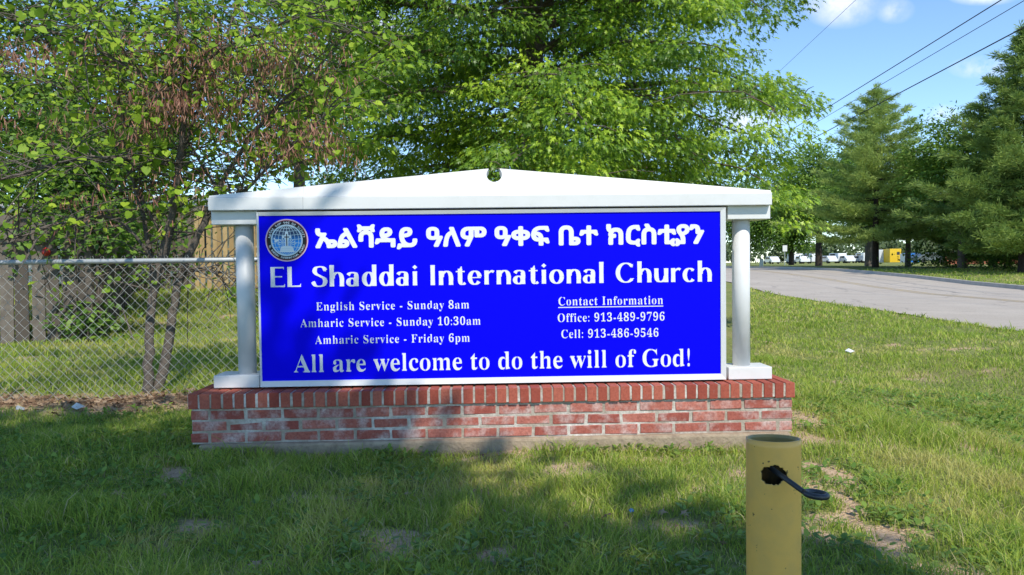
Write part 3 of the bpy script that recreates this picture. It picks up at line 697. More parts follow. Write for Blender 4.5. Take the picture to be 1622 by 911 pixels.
def limb(mb, a, b, r0, r1, sag=0, wob=.06, n=6, sides=6):
    a = np.array(a, float); b = np.array(b, float); L_ = np.linalg.norm(b-a); pts = []; w = RNG.normal(size=(n+1, 3))*wob*L_
    for i in range(n+1):
        t_ = i/n; q = a*(1-t_)+b*t_; q[2] += sag*L_*4*t_*(1-t_)*.5; q = q+w[i]*(math.sin(math.pi*t_)); pts.append(q)
    mb.tube(pts, [r0*(1-i/n)+r1*i/n for i in range(n+1)], sides, cap=False); return pts

def broad_tree(name, label, base, hgt, cz0, rx, rz_, nclus, nleaf, lsize, kind, lm, bm_, tr=.16, clr=.55, flat=.5, droop=.35, group=None, nlimb=40, split=.3, shell=.55, lean=(0, 0), seed=1, keep=None, extra=None):
    """trunk with limbs that end in leaf clumps, spread through an uneven crown (centre height cz0, radii rx, rz_)"""
    rg = np.random.default_rng(seed); z0 = Hs(base[0], base[1]); e = empty(name, (base[0], base[1], z0), label, 'tree', group)
    u = nrm_(rg.normal(size=(nclus, 3))); rr = (shell+(1-shell)*rg.random(nclus))*(.86+.28*rg.random(nclus))
    low = u[:, 2] < 0; C_ = u*rr[:, None]*[rx, rx, rz_]+[lean[0], lean[1], cz0]; C_[low, 2] = cz0+(C_[low, 2]-cz0)*.85
    if keep is not None: C_ = C_[keep(C_+[base[0], base[1], z0])]
    if extra is not None: C_ = np.concatenate([C_, np.array(extra, float)])
    n = len(C_)
    tm = MB(); pts = [(0, 0, -.3), (.0, 0, 0), (.03, .02, hgt*.3), (lean[0]*.4, lean[1]*.4, hgt*.6), (lean[0]*.8, lean[1]*.8, hgt*.95)]
    tm.tube(pts, [tr*1.5, tr*1.2, tr*.95, tr*.6, tr*.12], 14, cap=False)
    for i in rg.permutation(n)[:nlimb]:
        c = C_[i]; zt_ = max(min(c[2]-.35*np.hypot(c[0], c[1]), hgt*.85), min(cz0-rz_*.8, hgt*.35)); f_ = zt_/hgt
        st = np.array([lean[0]*f_*.8, lean[1]*f_*.8, zt_]); limb(tm, st, c, tr*.34*(1-.6*f_)+.012, .008, .12, .05)
    tm.build('trunk', bm_, e, smooth=True)
    per = nleaf//n; idx = np.repeat(np.arange(n), per); g = rg.normal(size=(len(idx), 3)); cr = clr*(.7+.6*rg.random(n))
    g = g*np.minimum(1, 1.9/np.linalg.norm(g, axis=1))[:, None]
    P_ = C_[idx]+g*cr[idx, None]*[.62, .62, .62*flat]
    out = nrm_(C_[idx]-[lean[0], lean[1], cz0])
    ax = nrm_(g*[1, 1, .3])+out*.5+rg.normal(size=g.shape)*.45; ax[:, 2] -= droop
    up = rg.normal(size=g.shape)*.5+[0, 0, 1.0]+out*.45
    var = .5+.22*rg.normal(size=len(idx))+(rg.random(n)[idx]-.5)*.5
    leaves('crown', P_, ax, up, lsize*(.7+.6*rg.random(len(idx))), kind, lm, e, var)
    return e

# ---- the pin oak behind the sign
OKX, OKY = .50, 8.3
def oak():
    rg = np.random.default_rng(5); z0 = Hs(OKX, OKY); e = empty('oak_tree', (OKX, OKY, z0), 'big leafy oak with a wide bright green crown rising right behind the sign', 'tree')
    tm = MB(); HT = 12.
    tm.tube([(-.1, 0, -.3), (-.08, 0, .4), (-.05, 0, 2.5), (0, 0, 5), (.03, 0, 7.5), (0, 0, 10), (0, .1, HT)], [.36, .27, .23, .185, .14, .08, .02], 16, cap=False)
    Cs, Ds = [], []
    nb = 150
    for i in range(nb):
        h = 2.55+8.4*(i/nb)**1.1; az = i*2.39996+rg.normal()*.25
        ln = (4.65-.36*max(h-3.2, 0)-.6*max(3.6-h, 0))*(.78+.34*rg.random())
        d = np.array([math.cos(az), math.sin(az), 0]); rise = .10+.055*(h-3.5)
        pts = []
        for k in range(8):
            t_ = k/7; q = np.array([0, 0, h])+d*ln*t_; q[2] += ln*(rise*t_*1.3-(.24 if h < 4.5 else .16)*t_**2.2); q += rg.normal(size=3)*.07*t_; pts.append(q)
        r0 = .03+.05*rg.random()*(1-h/14); tm.tube(pts, [r0*(1-.85*k/7) for k in range(8)], 6, cap=False)
        pts = np.array(pts); side = np.array([-d[1], d[0], 0])
        for s in np.linspace(.30, 1.0, 13):
            c = np.array([np.interp(s*7, range(8), pts[:, j]) for j in range(3)])
            for _ in range(2 if s > .45 else 1):
                off = rg.normal()*.52*(.45+.9*math.sin(math.pi*min(s, .9))); tw = c+side*off+np.array([0, 0, -.09*abs(off)+rg.normal()*.13])
                if rg.random() < .6: tm.tube([c, (c+tw)/2+[0, 0, .04], tw], [.009, .007, .004], 4, cap=False)
                Cs.append(tw); Ds.append(nrm_(d*.8+side*np.sign(off)*.6))
    tm.build('trunk', M['bark'], e, smooth=True)
    C_ = np.array(Cs); D_ = np.array(Ds); n = len(C_)
    keep = rg.random(n) > .22
    ln_ = np.array([CAM[0]-OKX, CAM[1]-OKY, CAM[2]-5.7-z0]); ln_ /= np.linalg.norm(ln_); q_ = C_-[0, 0, 5.7]; t_ = q_@ln_   # an opening that shows the bare trunk
    keep &= ~((t_ > .15) & (np.linalg.norm(q_-t_[:, None]*ln_, axis=1) < .42))
    C_ = C_[keep]; D_ = D_[keep]; n = len(C_)
    nl = np.where((C_[:, 1] > 1.2), 70, 125); nl = np.where(C_[:, 2] > 7.3, nl//3, nl)
    idx = np.repeat(np.arange(n), nl); g = rg.normal(size=(len(idx), 3)); g *= np.minimum(1, 1.8/np.linalg.norm(g, axis=1))[:, None]
    sc = (.75+.5*rg.random(n))[idx, None]
    P_ = C_[idx]+g*sc*[.23, .23, .085]
    P_[:, 2] -= .22*np.linalg.norm(g[:, :2]*sc*.2, axis=1)**1.0
    ax = D_[idx]*.6+nrm_(g*[1, 1, .2])*.7+rg.normal(size=g.shape)*.35; ax[:, 2] -= .75
    up = rg.normal(size=g.shape)*.45+[0, 0, 1]+D_[idx]*.5
    var = .50+.2*rg.normal(size=len(idx))+(rg.random(n)[idx]-.5)*.65+.12*g[:, 2]
    leaves('crown', P_, ax, up, np.where(C_[idx, 2] > 7.3, 20*.0095, .104)*(.55+.75*rg.random(len(idx))), 'oak', M['oak'], e, var)
    return len(idx)
print('oak leaves', oak())

# ---- the redbud at the fence: several stems, round leaves, bunches of old pods
def unp(x, y, dist):           # a point seen at picture position x, y, at that distance along the view axis (only used for the branch skeleton)
    d = np.array(_F)+np.array(_r)*(x-811)/FPX-np.array(_u)*(y-455.5)/FPX
    return CAM+d*dist
def redbud():
    rg = np.random.default_rng(21); b0 = unp(238, 625, 6.75); e = empty('redbud_tree', (b0[0], b0[1], Hs(b0[0], b0[1])), 'redbud with several thin grey stems, round leaves and brown pods by the chain link fence', 'tree')
    org = np.array(e.location)
    St = [[(235, 640, 6.75, .055), (236, 560, 6.75, .047), (241, 470, 6.8, .042), (262, 385, 6.8, .037), (284, 260, 6.7, .033), (291, 180, 6.6, .027), (286, 90, 6.5, .02), (280, 0, 6.4, .014), (270, -120, 6.3, .006)],
          [(246, 632, 6.8, .058), (264, 560, 6.85, .05), (276, 480, 6.9, .044), (292, 420, 6.9, .040), (330, 340, 6.9, .034), (348, 295, 6.9, .028), (392, 225, 6.8, .022), (430, 178, 6.7, .017), (500, 110, 6.6, .01), (560, 40, 6.5, .005)],
          [(243, 455, 6.8, .026), (228, 350, 6.9, .023), (214, 300, 6.9, .02), (204, 220, 6.8, .016), (178, 130, 6.6, .012), (140, 20, 6.5, .006)],
          [(247, 462, 6.8, .028), (266, 395, 6.9, .025), (276, 330, 7.0, .022), (283, 280, 7.0, .02), (310, 180, 7.1, .015), (360, 60, 7.1, .009), (390, -60, 7.1, .005)],
          [(335, 335, 6.9, .022), (378, 312, 6.8, .019), (420, 270, 6.7, .015), (480, 215, 6.5, .011), (545, 145, 6.4, .006)],
          [(284, 265, 6.7, .02), (200, 250, 6.4, .015), (110, 255, 6.1, .011), (20, 280, 5.9, .008), (-60, 300, 5.8, .005)],
          [(250, 420, 6.8, .018), (180, 345, 6.6, .013), (80, 360, 6.3, .010), (0, 388, 6.1, .007), (-60, 400, 6, .005)],
          [(291, 175, 6.6, .018), (210, 110, 6.3, .013), (110, 60, 6, .009), (10, 30, 5.8, .006)],
          [(290, 130, 6.5, .016), (350, 80, 6.3, .012), (440, 40, 6.2, .009), (540, 10, 6.1, .006)],
          [(288, 430, 6.9, .012), (320, 425, 6.8, .009), (350, 440, 6.7, .007), (368, 470, 6.6, .005)],
          [(262, 380, 6.8, .014), (150, 180, 7.2, .012), (70, 130, 7.3, .009), (-20, 110, 7.4, .006)],
          [(345, 300, 6.9, .016), (300, 230, 7.3, .012), (250, 150, 7.5, .01), (200, 60, 7.6, .007)]]
    tm = MB(); Cs = []
    for st in St:
        q = np.array([unp(a, b, c)-org for a, b, c, r_ in st]); rr = [s[3]*.92 for s in st]
        P2 = spl3(q, 5); r2 = np.interp(np.linspace(0, len(st)-1, len(P2)), range(len(st)), rr)
        tm.tube([p_+rg.normal(size=3)*.006 for p_ in P2], list(r2), 8, cap=False)
        for i in range(len(P2)):
            if r2[i] > .033: continue
            for _ in range(3 if r2[i] < .02 else 1):
                d = nrm_(rg.normal(size=3)*[1, 1, .45]+[0, 0, .15]); ln = rg.uniform(.25, .85); en = P2[i]+d*ln; md = P2[i]+d*ln*.5+[0, 0, .05]
                tm.tube([P2[i], md, en], [min(.008, r2[i]*.6), .005, .0025], 5, cap=False)
                for s in np.linspace(.35, 1.05, 5): Cs.append(P2[i]*(1-s)+en*s)
    tm.build('trunk', M['greybark'], e, smooth=True)
    C_ = np.array(Cs); pc = np.array([proj_px(c+org) for c in C_])
    # leaves thin out low down round the bare stems
    z = C_[:, 2]+org[2]; keep = rg.random(len(C_)) < np.where(z < 1.4, .05, np.where(z < 2.1, .20, .50))
    C1 = C_[keep]; per = 4; idx = np.repeat(np.arange(len(C1)), per); g = rg.normal(size=(len(idx), 3))
    P_ = C1[idx]+g*[.085, .085, .06]; ax = g*[1, 1, .3]+rg.normal(size=g.shape)*.4; ax[:, 2] -= .75
    up = rg.normal(size=g.shape)*.4+np.array(to_sun)*.9+[0, 0, .4]
    var = .5+.2*rg.normal(size=len(idx))+(rg.random(len(C1))[idx]-.5)*.5
    leaves('crown', P_, ax, up, .072*(.4+.8*rg.random(len(idx))), 'round', M['redbud'], e, var)
    # pods in hanging bunches
    Pp = []
    for (px, py, sx_, sy_, n_) in ((300, 85, 55, 25, 150), (285, 155, 50, 16, 150), (230, 200, 30, 14, 60), (330, 165, 50, 12, 70), (470, 110, 55, 30, 130), (490, 215, 40, 22, 90), (110, 85, 45, 14, 60), (20, 90, 25, 14, 40), (400, 205, 50, 25, 70), (430, 90, 30, 20, 50), (310, 120, 25, 40, 70), (60, 190, 60, 20, 40), (285, 300, 40, 20, 20), (150, 330, 60, 25, 40), (445, 245, 40, 14, 40)):
        for _ in range(n_): Pp.append(unp(px+rg.normal()*sx_*1.1, py+rg.normal()*sy_*1.0, 6.45+rg.normal()*.3)-org)
    Pp = np.array(Pp); idx = np.repeat(np.arange(len(Pp)), 6); g = rg.normal(size=(len(idx), 3))
    ax = g*[.35, .35, .2]; ax[:, 2] -= 1
    leaves('seed_pods', Pp[idx]+g*.042, ax, rg.normal(size=g.shape), .064*(.6+.7*rg.random(len(idx))), 'pod', M['pod'], e)['kind'] = 'stuff'
    print('redbud', len(C1)*per)
def spl3(q, n):
    p_ = np.concatenate([q[:1], q, q[-1:]]); out = []
    for i in range(1, len(p_)-2):
        a, b, c, d = p_[i-1:i+3]
        for t_ in np.linspace(0, 1, n, endpoint=False): out.append(.5*((2*b)+(-a+c)*t_+(2*a-5*b+4*c-d)*t_**2+(-a+3*b-3*c+d)*t_**3))
    out.append(p_[-2]); return np.array(out)
def proj_px(p_):
    v_ = np.array(p_)-CAM; z = v_@np.array(_F); return 811+FPX*(v_@np.array(_r))/z, 455.5-FPX*(v_@np.array(_u))/z
redbud()

# ---- vine and brush on the dark board fence
def brush(name, label, boxes, n, size, lm, cat='bush'):
    rg = np.random.default_rng(31); c0 = boxes[0]; e = empty(name, (c0[0], c0[1], Hs(c0[0], c0[1])), label, cat)
    org = np.array(e.location); P_ = []; st = MB()
    for (x, y, z, rx, ry2, rz2, w) in boxes:
        k = int(n*w); g = rg.normal(size=(k, 3)); P_.append(np.array([x, y, z])+g*[rx*.5, ry2*.5, rz2*.5]-org)
        for _ in range(9):
            a = np.array([x+rg.normal()*rx*.3, y, Hs(x, y)-.03])-org; bb2 = np.array([x+rg.normal()*rx*.5, y+rg.normal()*ry2*.4, z+rg.normal()*rz2*.4])-org; limb(st, a, bb2, .014, .004, .1, .08, 6, 5)
    P_ = np.concatenate(P_); g = rg.normal(size=P_.shape); ax = g*[1, 1, .4]; ax[:, 2] -= .4
    st.build('stem', M['greybark'], e); leaves('foliage', P_, ax, g*.5+np.array(to_sun), size*(.6+.7*rg.random(len(P_))), 'oval', lm, e)
    return e
brush('climbing_vine', 'green vine climbing over the grey boards of the back yard fence', [(-6.3, 6.75, 1.75, 1.3, .3, .6, .4), (-7.6, 9.6, 1.6, 1.0, 1.2, 1.0, .32), (-6.3, 6.7, .35, .5, .25, .35, .12), (-8.6, 13.2, 1.5, 1.0, .5, 1.0, .16)], 3400, .105, M['backtree'], 'vine')

# ---- trees beyond the back fence
broad_tree('shade_tree', 'dense dark green tree left of the oak beyond the back yard', (-12.2, 16.6), 12, 5.6, 5.0, 4.6, 400, 42000, .135, 'oval', M['backtree'], M['bark'], .17, .62, .6, .3, nlimb=70, shell=.35, seed=3)
broad_tree('shade_tree', 'green tree with a pale trunk between redbud and oak', (-5.9, 16.6), 12, 6.6, 3.8, 4.2, 230, 19000, .13, 'oval', M['backtree'], M['bark'], .16, .6, .55, .3, nlimb=60, shell=.35, seed=4)
broad_tree('shade_tree', 'tall tree at the far left behind the dark board fence', (-13.5, 10.0), 12, 6.0, 4.0, 4.2, 190, 15000, .13, 'oval', M['backtree'], M['bark'], .2, .7, .6, .3, nlimb=50, shell=.35, seed=6)
broad_tree('shade_tree', 'large leafy tree standing behind the photographer and shading the lawn', (-.48, -9.78), 10.8, 8.3, 4.15, 2.2, 760, 52000, .25, 'oval', M['backtree'], M['bark'], .22, .75, .75, .3, nlimb=90, shell=.02, seed=9,
           extra=[(ex+3.29, ey+3.14, 8.3+dz) for ex, ey in ((.75, -2.4), (.55, -2.2), (.92, -2.3), (.64, -2.05), (.75, -2.65), (.5, -2.6)) for dz in (-.25, .2)])  # unseen leaf clumps added to the crown so their shadow covers the bollard

broad_tree('young_tree', 'low leafy young tree in the yard corner behind the chain link fence', (-7.3, 8.4), 4.2, 2.75, 2.3, 1.5, 170, 13000, .085, 'oval', M['backtree'], M['greybark'], .06, .42, .6, .3, nlimb=60, shell=.25, seed=22)

brush('roadside_shrub', 'low green shrub under the pines just right of the grey car', [(26.9, 40.5, 1.35, 2.6, 1.2, 1.3, 1)], 2600, .2, M['backtree'], 'shrub')
brush('roadside_shrub', 'low green shrub in front of the brick wall at the far right', [(26.3, 34.5, 1.15, 1.9, 1.0, .9, 1)], 1800, .18, M['backtree'], 'shrub')
# ---- trees along the far side of the road
broad_tree('roadside_tree', 'light green tree with a forked dark trunk at the road crest', (26.4, 59), 10.3, 6.6, 5.0, 3.9, 240, 26000, .25, 'oval', M['roadtree'], M['darkbark'], .25, 1.05, .6, .3, nlimb=60, shell=.4, seed=12)
broad_tree('roadside_tree', 'smaller round green tree between the two pines', (25.6, 37.5), 9.0, 5.2, 3.2, 3.9, 230, 22000, .19, 'oval', M['roadtree'], M['bark'], .2, .8, .6, .3, nlimb=50, shell=.4, seed=13)
broad_tree('roadside_tree', 'low branching green tree right of the forked trunk', (26.6, 50.5), 7.5, 4.7, 3.6, 2.6, 160, 14000, .22, 'oval', M['roadtree'], M['greybark'], .26, .9, .6, .3, nlimb=45, shell=.4, seed=14)
broad_tree('roadside_tree', 'dark green tree seen through the gap beside the right column', (27.6, 82), 10, 5.6, 4.6, 4.0, 160, 13000, .3, 'oval', M['backtree'], M['darkbark'], .3, 1.2, .6, .3, nlimb=40, shell=.4, seed=15)
broad_tree('roadside_tree', 'dark green tree beside the small white box across the road', (33.5, 84), 9, 5.0, 3.6, 3.8, 150, 12000, .3, 'oval', M['backtree'], M['darkbark'], .28, 1.1, .6, .3, nlimb=40, shell=.4, seed=16)
broad_tree('roadside_tree', 'bushy bright green tree under the right edge of the oak', (14.2, 47+22), 9.5, 5.4, 4.4, 4.0, 160, 13000, .3, 'oval', M['roadtree'], M['bark'], .28, 1.1, .6, .3, nlimb=40, shell=.4, seed=17)
def pine(label, base, hgt, rmax, zlow, lm, bm_, nb=90, dens=1.0, seed=1, tr=.2, up_=.12, gap=0):
    rg = np.random.default_rng(seed); z0 = Hs(*base); e = empty('pine_tree', (*base, z0), label, 'tree'); tm = MB()
    tm.tube([(0, 0, -.3), (0, 0, .2), (.03, 0, hgt*.4), (0, .03, hgt*.8), (0, 0, hgt)], [tr*1.35, tr*1.1, tr*.75, tr*.3, .015], 12, cap=False)
    Ps, Ax = [], []
    nw_ = max(6, nb//6)
    for i in range(nb):
        wh = i//6; f_ = (wh+.25*rg.random())/nw_; f_ = min(f_, .985); h = zlow+(hgt-zlow)*f_+rg.normal()*.06; az = (i % 6)*2*math.pi/6+wh*.55+rg.normal()*.22
        ln = rmax*max((1-f_)**.95*(.62+.38*min(1, (f_+.1)/.22)), .05)*(.55+.6*rg.random()); d = np.array([math.cos(az), math.sin(az), 0]); q = []
        for k in range(6):
            t_ = k/5; p_ = np.array([0, 0, h])+d*ln*t_; p_[2] += ln*((up_-.10+.5*f_)*t_-.22*t_*(1-t_)); q.append(p_+rg.normal(size=3)*.05*t_)
        tm.tube(q, [max(.05*(1-f_)*(1-.8*k/5), .008) for k in range(6)], 5, cap=False); q = np.array(q); sd = np.array([-d[1], d[0], 0])
        nt_ = int(max(5, ln*17)*dens)
        for s in rg.uniform(.2, 1.0, nt_):
            c = np.array([np.interp(s*5, range(6), q[:, j]) for j in range(3)]); w_ = ln*.15*(1.2-s)+.10
            c = c+sd*rg.normal()*w_+[0, 0, rg.normal()*.045]
            Ps.append(c); Ax.append(nrm_(d*.75+sd*rg.normal()*.55+[0, 0, .55]))
    for _ in range(int(16*dens)): Ps.append(np.array([0, 0, hgt*rg.uniform(.93, 1.0)])+rg.normal(size=3)*.12); Ax.append(nrm_(rg.normal(size=3)*.6+[0, 0, 1]))
    tm.build('trunk', bm_, e, smooth=True)
    Ps = np.array(Ps); Ax = np.array(Ax); n = len(Ps); per = 24; idx = np.repeat(np.arange(n), per); g = rg.normal(size=(len(idx), 3))
    var = .5+.2*rg.normal(size=len(idx))+(rg.random(n)[idx]-.5)*.4
    leaves('crown', Ps[idx]+g*[.09, .09, .05], Ax[idx]*1.0+g*.6, g+[0, 0, 1.], .21*(.6+.7*rg.random(len(idx))), 'needle', lm, e, var)
pine('tall olive green pine with open top across the road', (23.2, 42.6), 11.4, 7.2, 1.9, M['pine'], M['darkbark'], 96, 1.0, 41, .19)
pine('shorter pine with a grey trunk just behind the olive pine', (25.9, 43.8), 7.2, 3.9, 2.2, M['pine'], M['greybark'], 70, .8, 42, .17)
pine('huge dark pine at the right end of the road verge', (24.7, 31.0), 11.9, 5.9, 1.15, M['darkpine'], M['darkbark'], 132, 1.2, 43, .3)
pine('dark full pine low beside the huge pine', (28.0, 38.5), 7.6, 3.5, .7, M['darkpine'], M['darkbark'], 90, 1.2, 44, .22)
pine('dark pine close to the road at the picture edge', (28.8, 32.5), 11.0, 5.8, 1.0, M['darkpine'], M['darkbark'], 110, 1.1, 45, .3)
# far wood
rg = np.random.default_rng(77); far = []
tw = []
for k in range(150):
    x = rg.uniform(-160, 260); y = rg.uniform(225, 330); h = rg.uniform(6, 12.5); tw.append((x, y, h))
Pw, Aw = [], []
for x, y, h in tw:
    n_ = 420; g = nrm_(rg.normal(size=(n_, 3)))*(.5+.5*rg.random((n_, 1))); Pw.append(np.array([x, y, .5+h*.52])+g*[h*.62, h*.62, h*.5])
Pw = np.concatenate(Pw); g = rg.normal(size=Pw.shape)
fw = leaves('distant_woods', Pw, g, g[:, [1, 2, 0]]+[0, 0, 1], 1.5*(.6+.7*rg.random(len(Pw))), 'oval', leafmat('far_leaves', (.085, .13, .045), (.13, .18, .07), (.18, .22, .10), .3))
tag(fw, 'pale green far wood along the horizon beyond the road', 'wood', kind='stuff')

# ------------------------------------------------------------------ overhead wires and their pole
def roadpt(a, t_): return (CAM[0]+a+.085*t_, CAM[1]+t_)
WM = mat('cable', (.02, .02, .022), .6)
for lab, a, h, r_, sag in (('thin single black wire, the highest one left of the others', 16.8, 15.7, .013, .5), ('upper thick black cable of the close pair across the sky', 17.6, 10.75, .024, .25),
                       ('thin black wire just under the upper thick cable', 17.3, 10.15, .015, .55), ('lowest thick black cable crossing in front of the pine top', 18.0, 9.35, .027, .25)):
    b = MB(); pts = []
    for k in range(41):
        t_ = -25+127*k/40; u = k/40; x, y = roadpt(a, t_); pts.append((x, y, CAM[2]+h-sag*4*u*(1-u)*.5))
    b.tube(pts, r_, 6); tag(b.build('power_line', WM, smooth=True), lab, 'wire', 'power lines above the road')
x, y = roadpt(17.4, 102)
up_ = empty('utility_pole', (x, y, Hs(x, y)), 'tall wooden pole carrying the wires far down the road', 'utility pole')
b = MB(); b.tube([(0, 0, -.5), (0, 0, 8), (0, 0, 17)], [.2, .17, .13], 12); b.build('pole', M['bark'], up_, smooth=True)
for zc in (16.2, 11.3): b = MB(); b.box(-1.1, 1.1, -.17, -.14+.1, zc, zc+.12); b.build('crossarm', M['bark'], up_)

# ------------------------------------------------------------------ far side of the road
def far_pos(px, dist): q = unp(px, 415, dist); return q[0], q[1]
x, y = far_pos(1243, 79)
e = empty('road_sign', (x, y, Hs(x, y)), 'small pale rectangular traffic sign on a grey post beyond the road', 'road sign')
b = MB(); b.tube([(0, 0, -.2), (0, 0, 2.15)], .04, 8); b.build('post', M['galv'], e)
b = MB(); b.box(-.24, .24, -.065, -.045, 1.5, 2.15); b.build('sign_plate', M['white'], e, bevel=.01)
x, y = far_pos(1206, 72)
e = empty('utility_box', (x, y, Hs(x, y)), 'small pale utility box standing at the road edge', 'utility box')
b = MB(); b.box(-.15, .15, -.15, .15, -.05, .66); b.build('cabinet', mat('beige', (.66, .62, .52), .6), e, bevel=.03)
b = MB(); b.box(-.17, .17, -.17, .17, .66, .72); b.build('lid', mat('beige_lid', (.6, .56, .47), .6), e, bevel=.02)
def car(name, label, x, y, rzz, col, L_=4.6, hgt=1.5, grp=None, van=False):
    e = empty(name, (x, y, Hs(x, y)), label, 'van' if van else 'car', grp, rzz)
    m = mat('car_paint', col, .25, coat=.6, spec=.5); b = MB(); h = L_/2; w = .88
    pr = [(-h, .35), (h, .35), (h, .75), (h*.62, .85), (h*.34, hgt), (-h*.55, hgt), (-h*.86, .95), (-h, .85)] if not van else [(-h, .35), (h, .35), (h, .85), (h*.78, 1.0), (h*.55, hgt), (-h, hgt)]
    n_ = len(pr); b.add([(u, -w, z) for u, z in pr]+[(u, w, z) for u, z in pr], [tuple(range(n_)), tuple(range(n_, 2*n_))[::-1]]+[(i, n_+i, n_+(i+1) % n_, (i+1) % n_) for i in range(n_)]); b.build('body', m, e, bevel=.06)
    gl_ = mat('car_glass', (.02, .025, .03), .08); b = MB()
    wz = hgt-.5; b.box(-h*.5, h*.36, -w-.006, w+.006, wz, hgt-.12); b.build('window', gl_, e)
    for ux in (-h*.62, h*.62):
        for uy in (-w+.08, w-.08):
            b = MB(); b.tube([(ux, uy-.1, .32), (ux, uy+.1, .32)], .32, 14); b.build('wheel', mat('tyre', (.02, .02, .02), .8), e)
    return e
def kinds(k): return [('white', (.72, .72, .72)), ('silver', (.45, .46, .47)), ('grey', (.2, .21, .22))][k]
sp = [(1222, 150, 0, False), (1258, 150, 0, True), (1270, 146, 0, False), (1283, 152, 0, True), (1312, 148, 0, False), (1325, 150, 0, True), (1340, 147, 0, False), (1353, 150, 1, False), (1367, 149, 0, True)]
labs = ['white car parked alone at the left end of the far row', 'white van first in the group left of the forked tree', 'white car between two vans left of the forked tree', 'white van nearest the left side of the forked trunk', 'white car nearest the right side of the forked trunk', 'white van third from the right in the far row', 'white car left of the silver car in the far row', 'silver car parked in the far row', 'white van at the right end of the far row']
for (px, dd, k, vn), lb in zip(sp, labs):
    x, y = far_pos(px, dd); car('parked_van' if vn else 'parked_car', lb, x, y, R(90+random.uniform(-6, 6)) if px % 3 else R(random.uniform(-15, 15)), kinds(k)[1], 4.8, 2.0 if vn else 1.5, 'vehicles parked far beyond the road', vn)
x, y = far_pos(1396, 118); e = empty('storage_container', (x, y, Hs(x, y)), 'white box container left of the yellow one behind the pines', 'container')
b = MB(); b.box(-1.35, 1.35, 0, 2.6, .1, 2.15); b.build('box', mat('white_sheet', (.66, .68, .70), .5), e, bevel=.03)
for k in range(9): b = MB()
b = MB()
for k in range(9): b.box(-1.25+k*.3, -1.17+k*.3, -.04, -.003, .2, 2.05)
b.build('ribs', mat('white_rib', (.6, .62, .66), .5), e)
x, y = far_pos(1418, 116); e = empty('yellow_container', (x, y, Hs(x, y)), 'bright yellow box container with a dark mark between two trunks', 'container')
b = MB(); b.box(-.85, .95, 0, 2.2, .12, 2.25); b.build('box', mat('bright_yellow', (.72, .46, .02), .5), e, bevel=.03)
b = MB(); b.box(.25, .7, -.02, -.003, 1.3, 1.75); b.build('plate', M['iron'], e)
x, y = far_pos(1446, 112); e = empty('blue_container', (x, y, Hs(x, y)), 'blue bin with white left side next to the pine trunk', 'container')
b = MB(); b.box(-.75, .95, 0, 1.8, .1, 1.5); b.build('box', mat('bright_blue', (.02, .16, .50), .5), e, bevel=.03)
b = MB(); b.box(-1.0, -.76, -.02, 1.8, .1, 1.45); b.build('side_panel', M['white'], e)
x, y = far_pos(1470, 105); car('parked_car', 'dark grey car parked right of the blue bin', x, y, R(8), (.07, .09, .10), 4.4, 1.45)
x, y = far_pos(1585, 62); e = empty('brick_wall', (x, y, Hs(x, y)), 'low orange red brick wall glimpsed under the dark pines', 'wall')
b = MB(); b.box(-4.6, 5, 0, .35, -.1, .95); b.build('brickwork', mat('orange_brick', (.42, .13, .065), .9, noise=(3, (.5, .24, .15), .7), noise2=(14, (.2, .06, .04), .5)), e)
b = MB(); b.box(-4.66, 5.06, -.05, .4, .95, 1.03); b.build('coping', mat('coping', (.4, .2, .14), .9), e)

